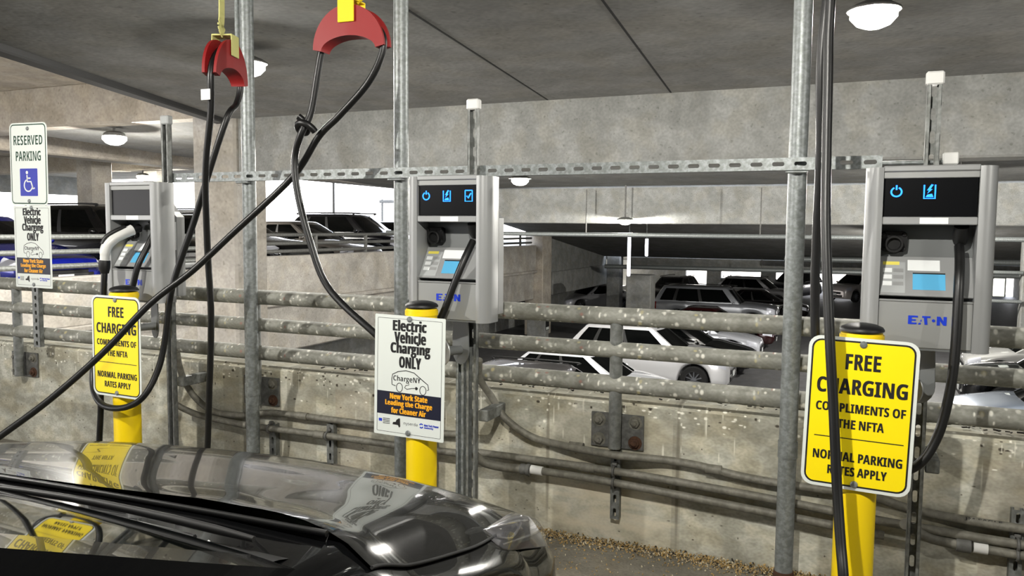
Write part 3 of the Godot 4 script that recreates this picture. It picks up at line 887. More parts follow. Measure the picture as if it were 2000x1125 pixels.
func build_supports() -> void:
	# tall galvanised pipes
	for q in [[-0.232, "rightmost of the three tall galvanised pipes, with its rusty foot on the floor"], [-2.113, "middle tall galvanised pipe, just left of the middle charger"], [-3.087, "leftmost tall galvanised pipe, between the leftmost charger and the middle sign"]]:
		var x: float = q[0]
		var t := thing("galvanised_pipe", q[1], "pipe", Vector3(x, 0, 0.132), "tall galvanised pipes in front of the railing")
		part(MB.new().lathe([Vector2(0.037, 0.03), Vector2(0.037, 2.86)], Transform3D(), 24), "pipe", M.zinc, t)
		part(MB.new().lathe([Vector2(0, 0), Vector2(0.055, 0), Vector2(0.055, 0.012), Vector2(0.042, 0.02), Vector2(0.041, 0.06), Vector2(0.037, 0.06)], Transform3D(), 20), "foot", M.rust, t)
		part(MB.new().lathe([Vector2(0.0375, 0), Vector2(0.04, 0.0), Vector2(0.04, 0.07), Vector2(0.0375, 0.07)], Transform3D(Basis(), Vector3(0, 0.55, 0)), 24), "sleeve", M.zinc, t)
	var thin := thing("thin_conduit", "thin grey conduit beside the top of the leftmost tall pipe", "conduit", Vector3(-3.19, 2.3, 0.1))
	part(MB.new().tube(smooth_line([Vector3(-3.165, 2.30, 0.12), Vector3(-3.155, 2.4, 0.12), Vector3(-3.165, 2.5, 0.12), Vector3(-3.165, 2.86, 0.12)]), 0.012, 10), "pipe", M.zinc, thin, true)
	# the long horizontal slotted channel
	var h := thing("strut_channel", "long horizontal slotted steel channel behind the tops of the chargers", "channel", Vector3(-1.8, 1.77, 0.14))
	part(channel(3.74, 0.050, 0.030, 0.085, Transform3D(Basis(), Vector3(-3.66, 1.768, 0.170))), "channel", M.zinc, h, true)
	for x in [-3.087, -2.113, -0.232]:
		part(MB.new().box(Vector3(x, 1.737, 0.183), Vector3(0.085, 0.012, 0.026), 0.004), "saddle", M.zinc, h, true)
	var box := thing("junction_box", "small pale box on the slotted channel right of the rightmost strut", "box", Vector3(0.312, 1.775, 0.19))
	part(MB.new().box(Vector3(0, 0, 0), Vector3(0.052, 0.045, 0.03), 0.004), "cover", M.white_plastic, box)
	part(MB.new().rod(Vector3(-0.235, -0.012, 0.0), Vector3(-0.02, -0.012, 0.0), 0.008), "tube", M.zinc, box)
	# upright channels that carry the chargers; open side to the front
	for q in [[0.246, "upright slotted channel with a white end cap above the rightmost charger", 2.07, 0.22], [-1.667, "upright channel with a white end cap above the middle charger", 2.075, 0.29], [-3.60, "upright channel with a peeling end cap above the leftmost charger", 2.09, 0.25]]:
		var t := thing("strut_post", q[1], "channel", Vector3(q[0], 0, 0.215), "upright channels that carry the chargers")
		var up := Basis(Vector3(0, 1, 0), Vector3(1, 0, 0), Vector3(0, 0, -1))
		part(channel(q[2] - 0.0, 0.05, 0.030, 0.085, Transform3D(up, Vector3(q[0], 0.0, 0.232))), "channel", M.galvanised, t, true)
		part(MB.new().box(Vector3(q[0], q[2], 0.215), Vector3(0.062, 0.05, 0.042), 0.006), "end_cap", M.white_plastic if q[0] > -3 else M.pale_print, t, true)
		part(MB.new().box(Vector3(q[0], 0.01, 0.215), Vector3(0.11, 0.02, 0.1), 0.003), "foot", M.old_steel, t, true)
		# arm from the post to the wall under the conduit
		part(MB.new().box(Vector3(q[0] + 0.055, 0.6, 0.105), Vector3(0.05, 0.055, 0.21), 0.004), "arm", M.galvanised, t, true)
	var fr := thing("strut_channel", "second upright channel standing next to the post below the middle charger", "channel", Vector3(-1.727, 0, 0.22))
	part(channel(0.86, 0.042, 0.030, 0.085, Transform3D(Basis(Vector3(0, 1, 0), Vector3(1, 0, 0), Vector3(0, 0, -1)), Vector3(-1.727, 0.0, 0.232))), "channel", M.zinc, fr, true)

# =====================================================================  the chargers
# local frame: the middle of the bottom edge of the front, x to the right, y up, z to the front
const SW := 0.42
const SH := 0.655

func icon_set(parent: Node3D, which: int) -> void:
	var z := 0.0
	if which == 0:
		var ring := []
		for k in 19:
			var a := PI / 2 + 0.45 + (TAU - 0.9) * k / 18.0
			ring.append(Vector2(cos(a), sin(a)) * 0.0135)
		var m := MB.new().ribbon(ring, 0.0045, z, z + 0.001)
		m.ribbon([Vector2(0, 0.006), Vector2(0, 0.020)], 0.0045, z, z + 0.001)
		part(m, "power_icon", M.icon_pale, parent)
	else:
		var m := MB.new().ribbon([Vector2(-0.014, 0.02), Vector2(-0.014, -0.02), Vector2(0.014, -0.02), Vector2(0.014, 0.02)], 0.004, z, z + 0.001)
		if which == 1:
			m.prism(PackedVector2Array([Vector2(0.004, 0.022), Vector2(-0.007, 0.004), Vector2(-0.002, 0.004), Vector2(-0.006, -0.006), Vector2(0.007, 0.007), Vector2(0.002, 0.008), Vector2(0.009, 0.02)]), z, z + 0.001)
			m.prism(PackedVector2Array([Vector2(-0.01, -0.016), Vector2(0.01, -0.016), Vector2(0.006, -0.006), Vector2(-0.006, -0.009)]), z, z + 0.001)
		else:
			m.ribbon([Vector2(-0.014, 0.02), Vector2(0.014, 0.02)], 0.004, z, z + 0.001)
			m.ribbon([Vector2(-0.008, 0.0), Vector2(-0.002, -0.008), Vector2(0.009, 0.01)], 0.005, z, z + 0.001)
		part(m, "plug_icon" if which == 1 else "check_icon", M.icon_pale, parent)

func maker_name(parent: Node3D, at: Vector3, k: float) -> void:       # the five blue signs on the door, cut as on the photograph
	var P := func(a: Array) -> PackedVector2Array:
		var p := PackedVector2Array()
		for i in range(0, a.size(), 2):
			p.append(Vector2(a[i], a[i + 1]) * k)
		return p
	var shapes := {"letter_e": [[0, 0, 0.9, 0, 0.9, 0.2, 0.38, 0.2, 0.38, 0.40, 0.8, 0.40, 0.8, 0.58, 0.38, 0.58, 0.38, 0.80, 1.0, 0.80, 1.0, 1.0, 0, 1.0]],
		"letter_a": [[1.05, 0.0, 1.3, 0.0, 1.36, 0.2, 1.13, 0.2], [1.25, 0.35, 1.42, 0.35, 1.36, 0.62]],
		"letter_t": [[1.45, 0.80, 1.62, 0.80, 1.72, 0.0, 2.02, 0.0, 1.94, 0.80, 2.3, 0.80, 2.3, 1.0, 1.45, 1.0]],
		"letter_n": [[2.95, 0, 3.28, 0, 3.28, 0.5, 3.62, 0.0, 3.95, 0, 3.95, 1.0, 3.62, 1.0, 3.62, 0.5, 3.3, 1.0, 2.95, 1.0]]}
	for key in shapes:
		var m := MB.new()
		for s in shapes[key]:
			m.prism(P.call(s), 0.0, 0.0015)
		part(m, key, M.logo_blue, parent).position = at
	var dot := MB.new()
	dot.prism(PackedVector2Array(ellipse(0.17 * k, 0.17 * k, Vector2(2.62, 0.5) * k)), 0.0, 0.0015)
	part(dot, "letter_o", M.logo_blue, parent).position = at

func make_station(at: Vector3, label: String, icons: Array, dock_empty: bool) -> Node3D:
	var t := thing("charging_station", label, "charger", at, "wall chargers")
	var D := -0.125
	# side columns: rounded outside front corners
	for s in [-1.0, 1.0]:
		var pl := PackedVector2Array()
		var xo := SW / 2
		var xi := 0.151
		pl.append(Vector2(xi, -D)); pl.append(Vector2(xo - 0.02, -D)); pl.append(Vector2(xo, -D - 0.02))
		for k in 9:
			var a := k / 8.0 * PI / 2
			pl.append(Vector2(xo - 0.045 + 0.045 * cos(a), 0.04 - 0.05 * sin(a)))
		pl.append(Vector2(xi, -0.006))
		var q := PackedVector2Array()
		for p in pl:
			q.append(Vector2(p.x * s, p.y))
		part(MB.new().prism(q, 0.0, SH, Transform3D(Basis(Vector3(1, 0, 0), Vector3(0, 0, -1), Vector3(0, 1, 0)), Vector3.ZERO), true), "side_column", M.case_grey, t)
	# back shell, top, bottom
	var sh := MB.new()
	sh.box(Vector3(0, SH / 2, D + 0.006), Vector3(0.302, SH - 0.01, 0.012))
	sh.box(Vector3(0, 0.008, D / 2), Vector3(0.302, 0.016, -D - 0.01))
	part(sh, "back_shell", M.case_dark, t)
	part(MB.new().box(Vector3(0, SH - 0.006, D / 2), Vector3(0.306, 0.022, -D + 0.01), 0.004), "top_trim", M.case_grey, t)
	part(MB.new().box(Vector3(0, SH - 0.028, -0.012), Vector3(0.302, 0.024, 0.02), 0.002), "head_trim", M.case_door, t)
	# the housing behind, with a slanting shoulder at its right
	var hs := MB.new()
	hs.prism(PackedVector2Array([Vector2(-0.2, 0.0), Vector2(0.2, 0.0), Vector2(0.2, 0.44), Vector2(0.165, 0.47), Vector2(0.12, 0.52), Vector2(-0.2, 0.52)]), -0.055, 0.0)
	var hp := part(hs, "rear_housing", M.case_grey, t)
	hp.position = Vector3(0, 0.03, D - 0.005)
	part(MB.new().box(Vector3(0.165, 0.335, 0.001), Vector3(0.055, 0.155, 0.002)), "notice", M.paper, hp)
	part(MB.new().box(Vector3(0.15, 0.17, 0.002), Vector3(0.03, 0.1, 0.006), 0.001), "handle", M.black, hp)
	# screen
	var sc := part(MB.new().box(Vector3.ZERO, Vector3(0.294, 0.138, 0.02), 0.002), "screen", M.screen, t)
	sc.position = Vector3(0, 0.547, -0.016)
	for i in icons.size():
		if icons[i] >= 0:
			var h := Node3D.new()
			h.name = "icon"
			sc.add_child(h, true)
			h.scale = Vector3(1.25, 1.2, 1)
			h.position = Vector3([-0.108, -0.002, 0.108][i], 0.02, 0.0105)
			icon_set(h, icons[i])
	# bar with a white maker's label
	var bar := part(MB.new().box(Vector3.ZERO, Vector3(0.302, 0.028, 0.03), 0.003), "bar", M.case_grey, t)
	bar.position = Vector3(0, 0.464, -0.012)
	var lb := part(MB.new().box(Vector3(0.015, 0, 0.0155), Vector3(0.09, 0.022, 0.001)), "label", M.paper, bar)
	lb.set_meta("label", "white label on the bar")
	# recess: back, ceiling and the sloping sill with its stickers
	part(MB.new().box(Vector3(0, 0.39, -0.115), Vector3(0.302, 0.13, 0.01)), "recess_back", M.case_dark, t)
	var a := atan2(0.13, 0.085)
	var sill := part(MB.new().box(Vector3.ZERO, Vector3(0.302, 0.165, 0.008), 0.001), "sill", M.case_grey, t)
	sill.transform = Transform3D(Basis(Vector3(1, 0, 0), -(PI / 2 - a)), Vector3(0, 0.262, -0.058))
	var stick := [["white_sheet", -0.005, 0.045, 0.105, 0.045, M.paper], ["instruction_sheet", -0.106, -0.008, 0.082, 0.13, M.pale_print], ["yellow_tag", -0.112, 0.052, 0.055, 0.014, M.sticker_yellow], ["blue_sticker", 0.012, -0.022, 0.105, 0.07, M.sticker_blue]]
	for s in stick:
		part(MB.new().box(Vector3(s[1], s[2], 0.0045 + (0.0006 if s[0] == "yellow_tag" else 0.0)), Vector3(s[3], s[4], 0.0008)), s[0], s[5], sill)
	part(MB.new().box(Vector3(0.012, 0.011, 0.0055), Vector3(0.105, 0.005, 0.0006)), "sticker_edge", M.black, sill)
	for k in 3:
		part(MB.new().box(Vector3(-0.124, 0.022 - k * 0.028, 0.0053), Vector3(0.03, 0.018, 0.0006)), "pictogram", M.paper, sill)
		part(MB.new().box(Vector3(-0.088, 0.022 - k * 0.028, 0.0053), Vector3(0.034, 0.015, 0.0006)), "print_block", M.case_grey, sill)
	# connector dock and cable gland
	var dk := part(MB.new().prism(rounded_rect(0.088, 0.075, 0.016), 0.0, 0.022), "dock", M.black, t)
	dk.transform = Transform3D(Basis(Vector3(1, 0, 0), 0.12), Vector3(-0.106, 0.39, -0.108))
	part(MB.new().lathe([Vector2(0, 0), Vector2(0.031, 0), Vector2(0.031, 0.022), Vector2(0.024, 0.022), Vector2(0.022, 0.006), Vector2(0, 0.006)], Transform3D(ALONG_Z, Vector3(0, -0.006, 0.022)), 22), "socket", M.car_trim, dk)
	for s in [Vector2(-1, -1), Vector2(1, -1), Vector2(1, 1), Vector2(-1, 1)]:
		part(MB.new().lathe([Vector2(0.008, 0), Vector2(0.007, 0.006), Vector2(0, 0.007)], Transform3D(ALONG_Z, Vector3(s.x * 0.034, s.y * 0.027, 0.022)), 12), "screw_boss", M.car_trim, dk)
	part(MB.new().lathe([Vector2(0, 0), Vector2(0.02, 0), Vector2(0.026, 0.02), Vector2(0.024, 0.07), Vector2(0, 0.075)], Transform3D(Basis(Vector3(1, 0, 0), 0.5), Vector3(0.107, 0.385, -0.082)), 16), "cable_gland", M.car_trim, t)
	# door with the maker's name
	var door := part(MB.new().box(Vector3.ZERO, Vector3(0.302, 0.172, 0.022), 0.003), "door", M.case_door, t)
	door.position = Vector3(0, 0.094, -0.012)
	part(MB.new().box(Vector3(0, 0.083, 0.004), Vector3(0.302, 0.008, 0.022), 0.003), "door_edge", M.case_grey, door)
	maker_name(door, Vector3(-0.052, 0.0, 0.0112), 0.031)
	# cable hanger below: plate, spool and discs
	var hg := MB.new()
	var out := PackedVector2Array([Vector2(-0.055, 0.02), Vector2(-0.06, -0.10)])
	for k in 11:
		var an := PI + PI * k / 10.0
		out.append(Vector2(cos(an) * 0.062, -0.15 + sin(an) * 0.07))
	out.append(Vector2(0.06, -0.10)); out.append(Vector2(0.055, 0.02))
	hg.prism(out, 0.0, 0.006)
	var hanger := part(hg, "cable_hanger", M.case_dark, t)
	hanger.position = Vector3(0.0, 0.0, -0.15)
	hanger.rotation.y = -0.44
	part(MB.new().rod(Vector3(0, -0.15, 0.0), Vector3(-0.0, -0.15, 0.11), 0.022, 16), "spool", M.case_dark, hanger)
	part(MB.new().lathe([Vector2(0, 0), Vector2(0.062, 0), Vector2(0.065, 0.004), Vector2(0.062, 0.008), Vector2(0, 0.008)], Transform3D(ALONG_Z, Vector3(-0.0, -0.15, 0.11)), 28), "disc", M.case_grey, hanger)
	return t

func build_stations() -> void:
	make_station(Vector3(0.233, 1.075, 0.425), "light grey charger at the right, two blue icons lit on its screen", [0, 1, -1], true)
	make_station(Vector3(-1.698, 1.075, 0.425), "light grey charger in the middle with three blue icons lit on its screen", [0, 1, 2], true)
	make_station(Vector3(-3.655, 1.075, 0.425), "light grey charger at the left with a dark screen and a white plug docked", [-1, -1, -1], false)

# =====================================================================  bollards and signs
func build_bollards_and_signs() -> void:
	for q in [[0.03, 1.178, "yellow bollard behind the sign at the right, black domed cap spattered white"], [-1.755, 1.178, "yellow bollard behind the white charging sign in the middle, with black domed cap"], [-3.575, 1.178, "yellow bollard at the left behind the cable-crossed yellow sign"]]:
		var t := thing("bollard", q[2], "bollard", Vector3(q[0], 0, 0.55), "yellow bollards with signs")
		part(MB.new().lathe([Vector2(0, 0), Vector2(0.069, 0), Vector2(0.069, q[1] - 0.035), Vector2(0, q[1] - 0.035)], Transform3D(), 32), "post", M.yellow_post, t)
		part(MB.new().lathe([Vector2(0, 0), Vector2(0.0735, 0), Vector2(0.0735, 0.006), Vector2(0.068, 0.014), Vector2(0.05, 0.022), Vector2(0.025, 0.027), Vector2(0, 0.028)], Transform3D(Basis(), Vector3(0, q[1] - 0.028, 0)), 32), "cap", M.black, t)
		part(MB.new().lathe([Vector2(0.0695, 0), Vector2(0.0735, 0.0), Vector2(0.0735, 0.022), Vector2(0.0695, 0.022)], Transform3D(Basis(), Vector3(0, q[1] - 0.064, 0)), 32), "collar", M.yellow_post, t)
	free_sign(Vector3(0.030, 0.864, 0.628), "yellow FREE CHARGING sign at the right, crossed by a hanging cable", 0.025, -0.012)
	free_sign(Vector3(-3.548, 0.860, 0.628), "yellow FREE CHARGING sign at the left, crossed by a slanting cable", 0.01, 0.0)
	ev_sign(Vector3(-1.772, 0.846, 0.628), "white Electric Vehicle Charging ONLY sign on the middle bollard", 0.352, 0.538, 0.018)
	ev_sign(Vector3(-4.868, 1.353, 0.128), "white Electric Vehicle Charging ONLY sign under the reserved parking sign", 0.345, 0.528, 0.005)
	reserved_sign()
	# perforated post that carries the two left signs
	var p := thing("sign_post", "perforated steel post under the two signs at the left", "post", Vector3(-4.875, 0.7, 0.1))
	part(channel(1.44, 0.06, 0.03, 0.05, Transform3D(Basis(Vector3(0, 1, 0), Vector3(-1, 0, 0), Vector3(0, 0, 1)), Vector3(-4.875, 0.70, 0.092))), "channel", M.galvanised, p, true)

func sign_bolts(t: Node3D, ys: Array, x := 0.0) -> void:
	for y in ys:
		part(MB.new().lathe([Vector2(0, 0), Vector2(0.0125, 0), Vector2(0.0125, 0.003), Vector2(0.009, 0.007), Vector2(0, 0.008)], Transform3D(ALONG_Z, Vector3(x, y, 0.0035)), 14), "bolt", M.zinc, t)

func free_sign(at: Vector3, label: String, tilt: float, lean: float) -> void:
	var W := 0.352
	var H := 0.535
	var t := thing("parking_sign", label, "sign", at, "yellow free charging signs")
	t.rotation = Vector3(lean, 0, -tilt)
	part(MB.new().prism(rounded_rect(W, H, 0.04), 0.0, 0.003), "panel", M.white, t)
	part(MB.new().prism(rounded_rect(W - 0.022, H - 0.022, 0.032), 0.003, 0.0034), "border", M.sign_black, t)
	part(MB.new().prism(rounded_rect(W - 0.034, H - 0.034, 0.027), 0.0034, 0.0038), "yellow_field", M.yellow, t)
	var z := 0.0038
	lettering("FREE", 0.112, 0.054, M.sign_black, t, Vector3(0.003, 0.183, z), 0.45)
	lettering("CHARGING", 0.288, 0.054, M.sign_black, t, Vector3(0.003, 0.096, z), 0.45)
	lettering("COMPLIMENTS OF", 0.286, 0.032, M.sign_black, t, Vector3(0.003, 0.020, z), 0.45)
	lettering("THE NFTA", 0.148, 0.032, M.sign_black, t, Vector3(0.008, -0.036, z), 0.45)
	part(MB.new().box(Vector3(0.003, -0.087, z), Vector3(0.286, 0.0035, 0.0006)), "rule", M.sign_black, t)
	lettering("NORMAL PARKING", 0.286, 0.032, M.sign_black, t, Vector3(0.003, -0.152, z), 0.45)
	lettering("RATES APPLY", 0.19, 0.032, M.sign_black, t, Vector3(0.006, -0.203, z), 0.45)
	sign_bolts(t, [0.246, -0.246])

func ev_sign(at: Vector3, label: String, W: float, H: float, tilt: float) -> void:
	var t := thing("charging_sign", label, "sign", at, "white charging signs")
	t.rotation.z = -tilt
	part(MB.new().prism(rounded_rect(W, H, 0.006), 0.0, 0.003), "panel", M.white, t)
	var z := 0.003
	var fr := MB.new()
	var rr := rounded_rect(W - 0.03, H - 0.03, 0.004)
	var a := []
	for p in rr:
		a.append(p)
	fr.ribbon(a, 0.0016, z, z + 0.0004, true)
	part(fr, "border_line", M.sign_black, t)
	lettering("Electric", 0.170, 0.049, M.sign_black, t, Vector3(0.0, 0.225, z), 1.0)
	lettering("Vehicle", 0.160, 0.051, M.sign_black, t, Vector3(0.003, 0.173, z), 1.0)
	lettering("Charging", 0.200, 0.063, M.sign_black, t, Vector3(0.005, 0.119, z), 1.0)
	lettering("ONLY", 0.111, 0.049, M.sign_black, t, Vector3(0.005, 0.064, z), 1.0)
	# outline of a car with its plug
	var car := MB.new()
	var o := Vector2(0.005, -0.016)
	var pts := []
	for p in [[-0.072, -0.028], [-0.090, -0.024], [-0.092, 0.0], [-0.088, 0.022], [-0.06, 0.036], [-0.02, 0.044], [0.02, 0.038], [0.05, 0.018], [0.074, 0.002], [0.09, -0.008], [0.095, -0.03], [0.086, -0.032]]:
		pts.append(Vector2(p[0], p[1]) + o)
	car.ribbon(pts, 0.0035, z, z + 0.0005)
	car.ribbon(ellipse(0.0155, 0.0195, o + Vector2(-0.052, -0.034)), 0.003, z, z + 0.0005, true)
	car.ribbon(ellipse(0.0155, 0.0195, o + Vector2(0.066, -0.036)), 0.003, z, z + 0.0005, true)
	var cord := []
	for p in [[-0.008, -0.004], [-0.004, -0.018], [-0.02, -0.022], [-0.026, -0.032], [-0.014, -0.038], [0.01, -0.032], [0.03, -0.03]]:
		cord.append(Vector2(p[0], p[1]) + o)
	car.ribbon(cord, 0.003, z, z + 0.0005)
	car.prism(PackedVector2Array([o + Vector2(0.028, -0.036), o + Vector2(0.036, -0.037), o + Vector2(0.042, -0.03), o + Vector2(0.036, -0.023), o + Vector2(0.028, -0.024)]), z, z + 0.0005)
	part(car, "car_emblem", M.sign_black, t)
	lettering("ChargeNY", 0.138, 0.032, M.sign_black, t, Vector3(-0.010, -0.013, z), 0.0)
	part(MB.new().box(Vector3(0, -0.1235, z + 0.0002), Vector3(W - 0.03, 0.103, 0.0006)), "navy_band", M.navy, t)
	var zb := z + 0.0006
	lettering("New York State", 0.190, 0.026, M.sign_gold, t, Vector3(0.0, -0.091, zb), 0.8)
	lettering("Leading the Charge", 0.238, 0.031, M.sign_gold, t, Vector3(0.0, -0.124, zb), 0.8)
	lettering("for Cleaner Air", 0.176, 0.026, M.sign_gold, t, Vector3(0.0, -0.154, zb), 0.8)
	# the row of small emblems at the foot
	part(MB.new().box(Vector3(-0.143, -0.204, z), Vector3(0.017, 0.013, 0.0006)), "shield", M.logo_blue, t)
	for k in 4:
		part(MB.new().box(Vector3(-0.112, -0.196 - k * 0.007, z), Vector3(0.036, 0.003, 0.0006)), "fine_print", M.car_trim, t)
	var ny := PackedVector2Array()
	for p in [[-0.022, -0.012], [-0.019, -0.002], [-0.006, 0.0], [-0.002, 0.01], [0.01, 0.018], [0.016, 0.018], [0.017, -0.006], [0.018, -0.018], [0.012, -0.024], [0.006, -0.013]]:
		ny.append(Vector2(p[0] - 0.058, p[1] - 0.206))
	part(MB.new().prism(ny, z, z + 0.0005), "state_outline", M.sign_black, t)
	lettering("nyserda", 0.07, 0.018, M.car_trim, t, Vector3(0.012, -0.208, z), -0.3)
	var em := MB.new()
	em.ribbon(ellipse(0.0085, 0.0085, Vector2(0.066, -0.208)).slice(2, 10), 0.005, z, z + 0.0005)
	em.ribbon(ellipse(0.0085, 0.0085, Vector2(0.066, -0.208)).slice(12, 20), 0.005, z, z + 0.0005)
	part(em, "round_emblem", M.logo_blue, t)
	lettering("New York Power", 0.072, 0.010, M.logo_blue, t, Vector3(0.116, -0.203, z), 0.3)
	lettering("Authority", 0.046, 0.010, M.logo_blue, t, Vector3(0.103, -0.215, z), 0.3)
	sign_bolts(t, [H / 2 - 0.014, -H / 2 + 0.02])

func reserved_sign() -> void:
	var W := 0.350
	var H := 0.525
	var t := thing("parking_sign", "white and green RESERVED PARKING sign with a blue wheelchair square", "sign", Vector3(-4.880, 1.881, 0.128))
	t.rotation.z = -0.012
	part(MB.new().prism(rounded_rect(W, H, 0.035), 0.0, 0.003), "panel", M.white, t)
	part(MB.new().prism(rounded_rect(W - 0.018, H - 0.018, 0.029), 0.003, 0.0033), "border", M.sign_green, t)
	part(MB.new().prism(rounded_rect(W - 0.032, H - 0.032, 0.023), 0.0033, 0.0037), "field", M.white, t)
	var z := 0.0037
	lettering("RESERVED", 0.272, 0.062, M.sign_green, t, Vector3(0, 0.152, z))
	lettering("PARKING", 0.236, 0.062, M.sign_green, t, Vector3(0, 0.052, z))
	var b := part(MB.new().prism(rounded_rect(0.165, 0.175, 0.006), z - 0.0002, z + 0.0004), "blue_square", M.badge_blue, t)
	b.position = Vector3(0, -0.115, 0)
	var w := MB.new()
	var z1 := z + 0.0004
	w.prism(PackedVector2Array(ellipse(0.011, 0.011, Vector2(-0.016, 0.062), 14)), z1, z1 + 0.0005)
	w.ribbon([Vector2(-0.016, 0.046), Vector2(-0.014, 0.004), Vector2(0.02, 0.004), Vector2(0.038, -0.042), Vector2(0.054, -0.036)], 0.011, z1, z1 + 0.0005)
	w.ribbon([Vector2(-0.016, 0.026), Vector2(0.016, 0.026)], 0.009, z1, z1 + 0.0005)
	var arc := []
	for k in 15:
		var a := deg_to_rad(115) + deg_to_rad(235) * k / 14.0
		arc.append(Vector2(-0.006 + cos(a) * 0.038, -0.02 + sin(a) * 0.038))
	w.ribbon(arc, 0.009, z1, z1 + 0.0005)
	part(w, "wheelchair_symbol", M.white, b)
	sign_bolts(t, [0.225, -0.235])

# =====================================================================  cables, slings
func cable(label: String, at: Vector3, pts: Array, r := 0.0165) -> Node3D:
	var t := thing("charging_cable", label, "cable", at, "black charging cables")
	part(MB.new().tube(smooth_line(pts, 8), r, 12, true, [], 1.0), "cord", M.rubber, t, true)
	return t

func sling(label: String, c: Vector3, yaw: float, strap: Material, top: float) -> void:      # a red half-moon saddle hung from a strap
	var t := thing("cable_sling", label, "cable sling", c, "red cable slings", yaw)
	var rows := []
	for i in 25:
		var a := PI * (0.01 + 0.98 * i / 24.0)
		var inner := Vector3(cos(a) * 0.142, -0.005 + sin(a) * 0.062, 0)
		var outer := Vector3(cos(a) * 0.186, sin(a) * 0.195, 0)
		var wd := lerpf(0.088, 0.07, absf(i - 12) / 12.0)
		var ring := PackedVector3Array()
		# U-shaped cross-section: flanges either side of a groove
		for q in [Vector2(-wd / 2, 0), Vector2(-wd / 2, 1), Vector2(-wd / 2 + 0.014, 1), Vector2(-wd / 2 + 0.018, 0.6), Vector2(wd / 2 - 0.018, 0.6), Vector2(wd / 2 - 0.014, 1), Vector2(wd / 2, 1), Vector2(wd / 2, 0)]:
			ring.append(inner.lerp(outer, q.y) + Vector3(0, 0, q.x))
		rows.append(ring)
	var m := MB.new()
	for j in 8:
		var strip := []
		for r in rows:
			strip.append(PackedVector3Array([r[j], r[(j + 1) % 8]]))
		m.grid(strip, true)
	m.fan(rows[0], rows[1][0]); m.fan(rows[-1], rows[-2][0])
	part(m, "saddle", M.red, t)
	# strap: a loop round the crown and a band up to the ceiling
	var s := MB.new()
	var y0 := 0.195
	s.box(Vector3(0, y0 - 0.03, 0.049), Vector3(0.085, 0.10, 0.006), 0.002)
	s.box(Vector3(0, y0 - 0.03, -0.049), Vector3(0.085, 0.10, 0.006), 0.002)
	s.box(Vector3(0, y0 + 0.02, 0), Vector3(0.085, 0.008, 0.104), 0.002)
	part(s, "strap_loop", strap, t)
	var b := MB.new()
	var up := smooth_line([Vector3(0.02, y0 + 0.03, 0), Vector3(0.05, y0 + 0.06, 0.0), Vector3(0.035, y0 + 0.12, 0), Vector3(0.03, top - c.y, 0)], 5)
	for i in up.size() - 1:
		var d: Vector3 = up[i + 1] - up[i]
		b.box(Vector3.ZERO, Vector3(0.055, 0.006, d.length() + 0.004), 0.0, Transform3D(Basis.looking_at(d, Vector3(0, 0, 1)), (up[i] + up[i + 1]) / 2))
	part(b, "strap", strap, t)

